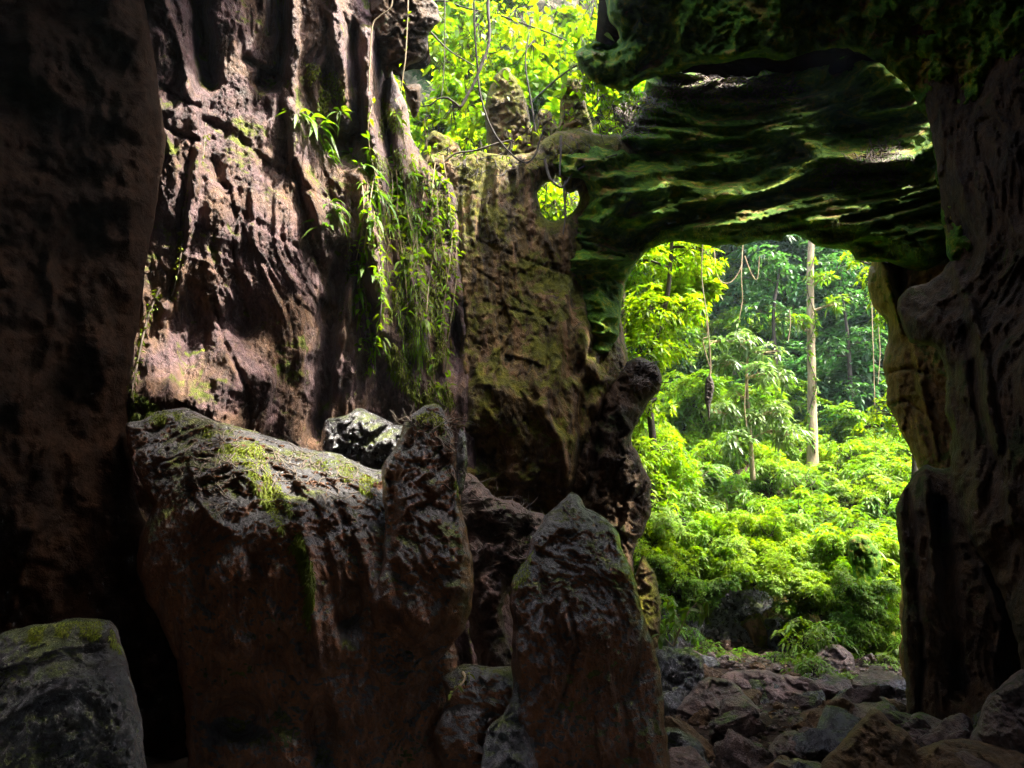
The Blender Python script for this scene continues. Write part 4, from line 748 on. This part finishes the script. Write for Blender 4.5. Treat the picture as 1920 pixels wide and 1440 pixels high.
for lb, pl, DD in (('slanting twig crossing the upper skylight toward the left', [(782, 8), (830, 2), (870, 14), (906, 22)], 12.6), ('long branch slanting down across the middle of the skylight', [(806, 58), (826, 80), (850, 100), (890, 124)], 12.4), ('thin branch slanting up toward the right edge of the skylight', [(1120, 100), (1060, 136), (1010, 178), (990, 200)], 12.8),
                   ('dark branch arching over the right half of the skylight', [(940, 30), (990, 48), (1030, 62), (1062, 76)], 12.6), ('mossy bough leaning over the foot of the skylight', [(818, 320), (850, 290), (890, 282), (930, 270), (960, 262)], 11.6),
                   ('thin root hanging in the notch right of the pinnacle', [(1052, 256), (1051, 290), (1050, 330)], 11.8), ('forked root holding the small window', [(1020, 300), (1028, 330), (1040, 346), (1052, 352), (1062, 344), (1078, 322), (1110, 304), (1158, 288)], 11.9),
                   ('root dividing the small window', [(1060, 340), (1058, 360), (1060, 400), (1056, 440)], 12.0), ('thin liana beside the looping one', [(1005, 250), (996, 190), (985, 120), (992, 60)], 12.5)):
    vine('branch', lb, pxv(pl, DD), [.03 if 'root' in lb else .022, .014], 'root' if 'root' in lb or 'mossy' in lb else 'bark_d')
vine('hanging_root', 'hanging root ending in a dark shaggy clump in the left of the opening', pxv([(1318, 440), (1316, 520), (1326, 600), (1332, 680), (1330, 710)], 16), [.012, .016, .02], 'bark')
o = body('root_clump', [(1326, 706), (1334, 704), (1338, 720), (1336, 742), (1332, 764), (1330, 792), (1326, 770), (1321, 750), (1322, 724)], [(1330, 740, 16)], M['bark_d'], step=1.2, er=.05, thick=.1, relief=lambda b: .03 * ridged(b * 12, 2), jit=2, seed=90); tag(o, 'dark shaggy root clump at the end of the hanging root', 'root')
for lb, pl, DD in (('pale curved stem hanging at the top left of the opening', [(1338, 466), (1346, 520), (1368, 530), (1388, 505), (1392, 470)], 18), ('pale hanging stem in the middle of the opening', [(1393, 450), (1390, 520), (1392, 560), (1386, 600)], 18.2), ('forked pale stem beside the middle one', [(1396, 480), (1410, 515), (1420, 522), (1424, 480)], 18.3),
                   ('thin pale sapling stem rising behind the hanging root', [(1312, 550), (1322, 590), (1326, 630), (1318, 640), (1334, 700)], 17.6), ('left thin liana on the right of the opening', [(1634, 560), (1636, 620), (1638, 680), (1640, 760)], 20), ('right thin liana on the right of the opening', [(1648, 540), (1647, 600), (1650, 660), (1646, 720)], 19.4),
                   ('yellowish stem curling on the bank left of the pale tree', [(1398, 720), (1396, 760), (1400, 800)], 19), ('thin stem in front of the far cliff', [(1480, 580), (1482, 610), (1478, 640)], 21)):
    vine('liana', lb, pxv(pl, DD), [.018, .012], 'bark')
rng = np.random.RandomState(61)
vine('climber', 'leafy climber winding up the tall pale trunk', pxv([(1529, 850), (1516, 780), (1530, 720), (1514, 660), (1529, 600), (1514, 540), (1527, 480)], 23.8), [.02, .014], 'bark_d', 'leaf_g', None, 120, .22)
for i in range(14):
    x = rng.uniform(1230, 1680); y = rng.uniform(880, 1060); d = 15.2 + (1090 - y) / 210 * 8; k = rng.uniform(-60, 60)
    vine('dead_stem', 'bare brown stem arching out of the sunlit shrubs', pxv([(x, y + 20), (x + k * .4, y - 30), (x + k, y - 36 + rng.uniform(-10, 20)), (x + k * 1.5, y)], d), [.012, .005], 'bark', None, 'bare stems among the shrubs of the bank')
# left wall climbers
for i, (lb, pl) in enumerate((('leafy creeper following the groove on the left wall', [(385, 230), (378, 300), (352, 370), (344, 440), (336, 500), (322, 560)]), ('mossy vine on the bright ridge of the left wall', [(700, 330), (708, 420), (716, 500), (712, 600), (690, 700)]), ('grey vine hanging left of the mossy ridge', [(662, 300), (655, 420), (652, 520), (640, 600)]), ('creeper edging the left rim of the lit wall', [(300, 540), (276, 600), (258, 680), (248, 740), (262, 780)]))):
    P_ = [at('lit', x, y, .05) for x, y in pl]; vine('creeper', lb, P_, [.014, .01], 'root', 'moss' if i != 1 else 'leaf_y', None, 150, .055 if i != 1 else .1)

rng = np.random.RandomState(78); rs = random.Random(5)
for i in range(20):
    x = 672 + i * 9.2; y = rs.uniform(170, 400) + (x - 690) * .5; ln = rs.uniform(90, 330); q = [(x + 10 * math.sin(k * 1.3 + i), min(y + ln * k / 4, 745)) for k in range(5)]
    vine('creeper', 'leafy green creeper hanging down the mossy strip of the lit wall', [at('lit', u, v, .10) for u, v in q], [.010, .006], 'bark', 'leaf_y', 'creepers hanging down the mossy strip', int(ln * .15), .15)
# ---- plants rooted on the rock: rosettes of strap leaves
def rosette(p, n, ll, lw, mat, outd, name='wall_fern', label='', group=None):
    f = MB(); d = norm(rng.normal(0, 1, (n, 3)) * [1, .7, .6] + np.array(outd)); v, l, s = leaves(np.tile([0., 0, 0], (n, 1)) + d * ll * .12, d, ll * rng.uniform(.6, 1.2, n), ll * lw, .75, .2, 5); f.add(v, l, s)
    root = empty(name, p, label, 'plant', group); f.build('leaves', M[mat], root)
    t = MB()
    for q in range(3): e = norm(rng.normal(0, 1, 3) * .5 + np.array([.2, -.3, -1.0])); t.tube([(0, 0, 0), e * ll * .25, e * ll * .6 + rng.normal(0, .02, 3)], [.006, .003], 4)
    t.build('root', M['root'], root); return root
WP = [(558, 214), (578, 222), (596, 236), (604, 262), (612, 288), (640, 212), (660, 292), (676, 312), (690, 346), (704, 360), (720, 376), (618, 382), (628, 404), (612, 428), (700, 410), (690, 640), (706, 636), (742, 214), (756, 250), (770, 300), (744, 350), (772, 330), (792, 352), (806, 372), (820, 392), (800, 430), (784, 470), (812, 470), (760, 440), (742, 520), (752, 490), (786, 540), (796, 600), (760, 590), (700, 520), (668, 540), (682, 500), (826, 340), (838, 400), (846, 440), (736, 290), (776, 400), (730, 420), (790, 320)]
rng = np.random.RandomState(77)
for i, (x, y) in enumerate(WP):
    big = x < 725
    rosette(at('lit', x, y, .04), rng.randint(5, 10), (.34 if big else .24) * rng.uniform(.8, 1.2), .22, 'leaf_g' if big else 'leaf_y', (.45, -.55, -.15), label='strap leaved plant growing from the sunlit rock wall' if big else 'small yellow green plant on the mossy strip of the rock wall', group='larger plants on the rock wall' if big else 'small plants on the mossy strip')
# clinging moss and hanging strands
def moss_patch(name, label, key, region, n, ll, mat, hang=.5, lw=.3):
    pl = np.array(region, float); lo, hi = pl.min(0), pl.max(0); pts = []
    while len(pts) < n:
        x = rng.uniform(lo[0], hi[0], n); y = rng.uniform(lo[1], hi[1], n); ok = inside(x, y, pl) & (perlin(np.c_[x / 26, y / 60, 0 * x + n]) > -.05)
        pts += [(a, b) for a, b in zip(x[ok], y[ok])]
    P_ = np.array([tuple(at(key, a, b, .012)) for a, b in pts[:n]]); d = rng.normal(0, 1, (n, 3)) + np.array([0, -.7, -hang * 2.5])
    v, l, s = leaves(P_, d, ll * rng.uniform(.4, 1.5, n), ll * lw, .5, k=3); f = MB(); f.add(v, l, s); o = f.build(name, M[mat]); return tag(o, label, 'moss', kind='stuff')
moss_patch('moss', 'bright mossy strip hanging down the right part of the lit wall', 'lit', [(715, 180), (740, 200), (790, 330), (850, 380), (856, 520), (842, 640), (850, 760), (800, 770), (730, 700), (722, 640), (740, 520), (730, 400), (706, 300)], 9000, .075, 'moss')
moss_patch('moss', 'thin hanging green strands in the middle of the mossy strip', 'lit', [(742, 330), (780, 340), (790, 480), (800, 640), (780, 740), (735, 700), (745, 560), (750, 440)], 1300, .13, 'leaf_y', 1.2, .12)
moss_patch('moss', 'moss streaks high on the lit wall', 'lit', [(570, 110), (600, 120), (640, 140), (650, 210), (610, 230), (590, 200)], 1500, .05, 'moss')
moss_patch('moss', 'yellow moss at the lower left corner of the lit wall', 'lit', [(242, 720), (262, 740), (300, 750), (330, 760), (300, 790), (242, 800)], 1500, .035, 'moss')
moss_patch('moss', 'moss draped over the crown of the big boulder', 'big', [(380, 800), (470, 810), (500, 850), (520, 900), (560, 980), (590, 1080), (580, 1180), (560, 1040), (500, 950), (460, 880), (400, 840)], 5200, .05, 'moss')
moss_patch('moss', 'moss fringe along the back edge of the big boulder', 'big', [(250, 775), (345, 766), (360, 800), (330, 792), (280, 790)], 1200, .05, 'moss', .8)
moss_patch('moss', 'moss specks on the right shoulder of the big boulder', 'big', [(560, 850), (640, 862), (710, 900), (700, 930), (620, 890)], 1300, .04, 'moss')
moss_patch('moss', 'moss on the top edge of the corner boulder', 'bl', [(60, 1176), (130, 1164), (206, 1166), (230, 1230), (200, 1200), (120, 1190), (40, 1220)], 1800, .018, 'moss', .1)
moss_patch('moss', 'moss rim of the upright reddish rock', 'up1', [(780, 780), (810, 768), (838, 790), (856, 880), (862, 960), (850, 880), (830, 810), (800, 796)], 1400, .03, 'moss')
moss_patch('moss', 'moss on the left shoulder of the front upright rock', 'up2', [(962, 1080), (1000, 1030), (1010, 1050), (985, 1090), (965, 1104)], 900, .025, 'moss')
moss_patch('moss', 'green moss along the ledges of the arch', 'lintel', [(1170, 470), (1250, 420), (1400, 425), (1560, 410), (1700, 440), (1760, 480), (1690, 490), (1560, 450), (1400, 445), (1260, 448), (1185, 490)], 3500, .05, 'moss', .3)
# root mats
def root_mat(name, label, key, region, n, ln, rad, mat='root'):
    pl = np.array(region, float); lo, hi = pl.min(0), pl.max(0); t = MB(); k = 0
    while k < n:
        x, y = rng.uniform(lo, hi)
        if not inside(np.array([x]), np.array([y]), pl)[0]: continue
        a = rng.uniform(0, 6.28); pts = []
        for q in range(6):
            pts.append(at(key, x, y, rad * .8 + .04 * math.sin(q / 5 * 3.14) * rng.uniform(.2, 1))); x += math.cos(a) * ln / 5; y += math.sin(a) * ln / 5 * .8; a += rng.normal(0, .55)
        t.tube(spline(pts, 3), [rad * rng.uniform(.6, 1.4), rad * .4], 4); k += 1
    o = t.build(name, M[mat]); return tag(o, label, 'roots')
root_mat('root_mat', 'grey tangled root mat on the upper ledge of the arch', 'lintel', [(1200, 190), (1250, 150), (1330, 130), (1420, 150), (1500, 165), (1480, 185), (1400, 182), (1300, 180), (1210, 205)], 300, 42, .014)
root_mat('root_mat', 'brown root tangle where the ledge meets the skylight', 'lintel', [(1130, 250), (1170, 190), (1215, 200), (1220, 240), (1170, 260)], 150, 40, .013)
root_mat('root_mat', 'root tangle under the rock above the right jamb', 'lintel', [(1530, 330), (1600, 300), (1650, 270), (1710, 290), (1690, 330), (1600, 345)], 170, 44, .012)
root_mat('root_mat', 'root tangle in the saddle left of the pillar top', 'lit', [(790, 300), (850, 350), (862, 470), (830, 460), (800, 380)], 70, 36, .010, 'bark_d')
root_mat('root_mat', 'thin roots over the head of the pillar', 'pillar', [(860, 290), (1000, 290), (1120, 256), (1120, 300), (1000, 320), (870, 330)], 50, 40, .010, 'bark_d')
root_mat('root_mat', 'grey roots gripping the knob of rock at the left of the opening', 'spur', [(1170, 680), (1235, 690), (1238, 730), (1190, 730)], 50, 40, .012)
root_mat('root_mat', 'pale wiry roots over the crest of the big boulder', 'big', [(340, 850), (420, 800), (560, 840), (700, 890), (710, 930), (600, 940), (440, 880), (420, 980), (370, 940)], 170, 46, .006)
root_mat('root_mat', 'pale wiry roots over the tip of the upright reddish rock', 'up1', [(760, 800), (800, 766), (836, 780), (860, 900), (850, 960), (830, 830)], 60, 60, .006)
root_mat('root_mat', 'mossy wiry roots veining the knobbly boulder', 'rub', [(870, 900), (1010, 970), (1000, 1060), (900, 1080), (870, 1000)], 80, 60, .007)
# saddle bushes, leaves in the skylight
def sprig(px, py, D, n, ll, mat, label, group, lw=.5, spread=.25):
    f = MB(); c = rng.normal(0, spread, (n, 3)); v, l, s = leaves(c, rng.normal(0, 1, (n, 3)) + [0, 0, -.3], ll * rng.uniform(.6, 1.25, n), ll * lw, .4, .12, 5); f.add(v, l, s)
    root = empty('leafy_sprig', V(px, py, D), label, 'plant', group); f.build('leaves', M[mat], root); t = MB()
    for i in range(0, n, 2): t.tube(spline([(0, 0, spread * .8), c[i] * .5, c[i]], 3), [.01, .004], 4)
    t.build('stem', M['bark_d'], root); return root
for i in range(58):
    px = rng.uniform(800, 1125); py = rng.uniform(-30, 280)
    if py > 150 and 895 < px < 1110: continue
    sprig(px, py, rng.uniform(12.6, 14.6), 34, .14 + .12 * (i % 4) / 3, 'leaf_y' if i % 3 else 'leaf_g', 'spray of broad backlit leaves hanging in the skylight', 'leaf sprays in the skylight', .6, .35)
for px, py, D in [(1010, 232, 12.6), (1130, 190, 12), (1150, 210, 12), (1100, 170, 12.4), (870, 300, 12), (960, 276, 11.9), (1090, 140, 12.6), (1180, 180, 12.2), (1060, 220, 12.4), (840, 290, 11.8), (1120, 230, 12), (900, 276, 12.2)]:
    sprig(px, py, D, 22, .12, 'leaf_y', 'small leafy sprig on the rim of the skylight', 'sprigs on the skylight rim', .35, .2)
for px, py, dd in ((1025, 360, 14.9), (1040, 390, 15.1), (1062, 372, 14.8), (1045, 340, 15.2), (1078, 388, 15.0), (1020, 395, 15.3), (1060, 400, 15.3)):
    sprig(px, py, dd, 30, .17, 'leaf_y', 'bright leaf spray seen through the small window in the pillar', 'leaf sprays behind the small window', .5, .3)
# sapling and small plants
def sapling(label, pts, leafpts, ll, mat='leaf_g'):
    root = empty('sapling', pts[0], label, 'plant'); b = np.array(tuple(pts[0])); t = MB(); cur = spline(pts, 6); t.tube(cur - b, [.016, .007], 6)
    f = MB(); P_ = np.array([tuple(p) for p in leafpts])
    for p in P_: j = np.argmin(((cur - p) ** 2).sum(1)); t.tube(spline([cur[max(0, j - 3)], p], 4) - b, [.006, .003], 4)
    n = len(P_) * 5; c = np.repeat(P_, 5, 0); v, l, s = leaves(c - b, rng.normal(0, 1, (n, 3)) + [0, -.1, -.1], ll * rng.uniform(.6, 1.2, n), ll * .45, .5, .15, 5); f.add(v, l, s)
    f.build('leaves', M[mat], root); t.build('stem', M['bark'], root)
sapling('slender sapling with oval leaves on the dark boulder left of the opening', [V(1262, 1212, 9.8), V(1275, 1180, 9.8), V(1290, 1150, 9.8), V(1306, 1130, 9.8)], [V(1306, 1130, 9.8), V(1325, 1128, 9.8), V(1320, 1150, 9.8), V(1290, 1145, 9.7), V(1262, 1140, 9.8), V(1255, 1160, 9.9), V(1266, 1168, 9.7), V(1240, 1190, 9.9), V(1250, 1130, 9.9)], .17)
sapling('tiny yellow fern on the low reddish boulder', [V(868, 1262, 5.75), V(872, 1272, 5.6), V(860, 1290, 5.5)], [V(880, 1264, 5.6), V(870, 1272, 5.6), V(858, 1286, 5.5), V(846, 1300, 5.5)], .06, 'moss')

# ================================================================ HAZE
def haze(d):
    m, t, N, L = new_mat('haze'); out = N('ShaderNodeOutputMaterial'); pv = N('ShaderNodeVolumePrincipled')
    pv.inputs['Color'].default_value = (.72, .9, 1, 1); pv.inputs['Density'].default_value = d; pv.inputs['Anisotropy'].default_value = .2; L(pv.outputs[0], out.inputs['Volume'])
    x0, x1, y0, y1, z0, z1 = -310, 310, -310, 410, -2.5, 33
    v = [(x, y, z) for z in (z0, z1) for y in (y0, y1) for x in (x0, x1)]
    me = bpy.data.meshes.new('haze'); me.from_pydata(v, [], [(0, 2, 3, 1), (4, 5, 7, 6), (0, 1, 5, 4), (2, 6, 7, 3), (0, 4, 6, 2), (1, 3, 7, 5)]); o = link('haze', me, m); tag(o, kind='stuff')
haze(.0005)

# leaf litter and twigs on the floor
rng = np.random.RandomState(99); n = 1500; D = rng.uniform(5, 15, n); X = D * rng.uniform(.1, .72, n); p = np.stack([X, D, ground_z(X, D) + .02], -1)
v, l, s = leaves(p, rng.normal(0, 1, (n, 3)) * [1, 1, .15], .09 * rng.uniform(.5, 1.3, n), .035, .2, .3, 4); f = MB(); f.add(v, l, s); tag(f.build('leaf_litter', M['litter']), 'fallen brown leaves on the cave floor', 'leaf litter', kind='stuff')

rng = np.random.RandomState(98); n = 9000; D = np.concatenate([rng.uniform(15.6, 27, 6500), rng.uniform(15.9, 17.3, 2500)]); X = D * rng.uniform(.12, .66, n); p = np.stack([X, D, ground_z(X, D) + .05], -1)
v, l, s = whorls(p, rng.normal(0, .5, (n, 3)) + [0, -.5, .8], 5, .14, .36, droop=.4); f = MB(); f.add(v, l, s); tag(f.build('ground_cover', M['leaf_g']), 'low leafy ground cover between the shrubs of the bank', 'ground cover', kind='stuff')
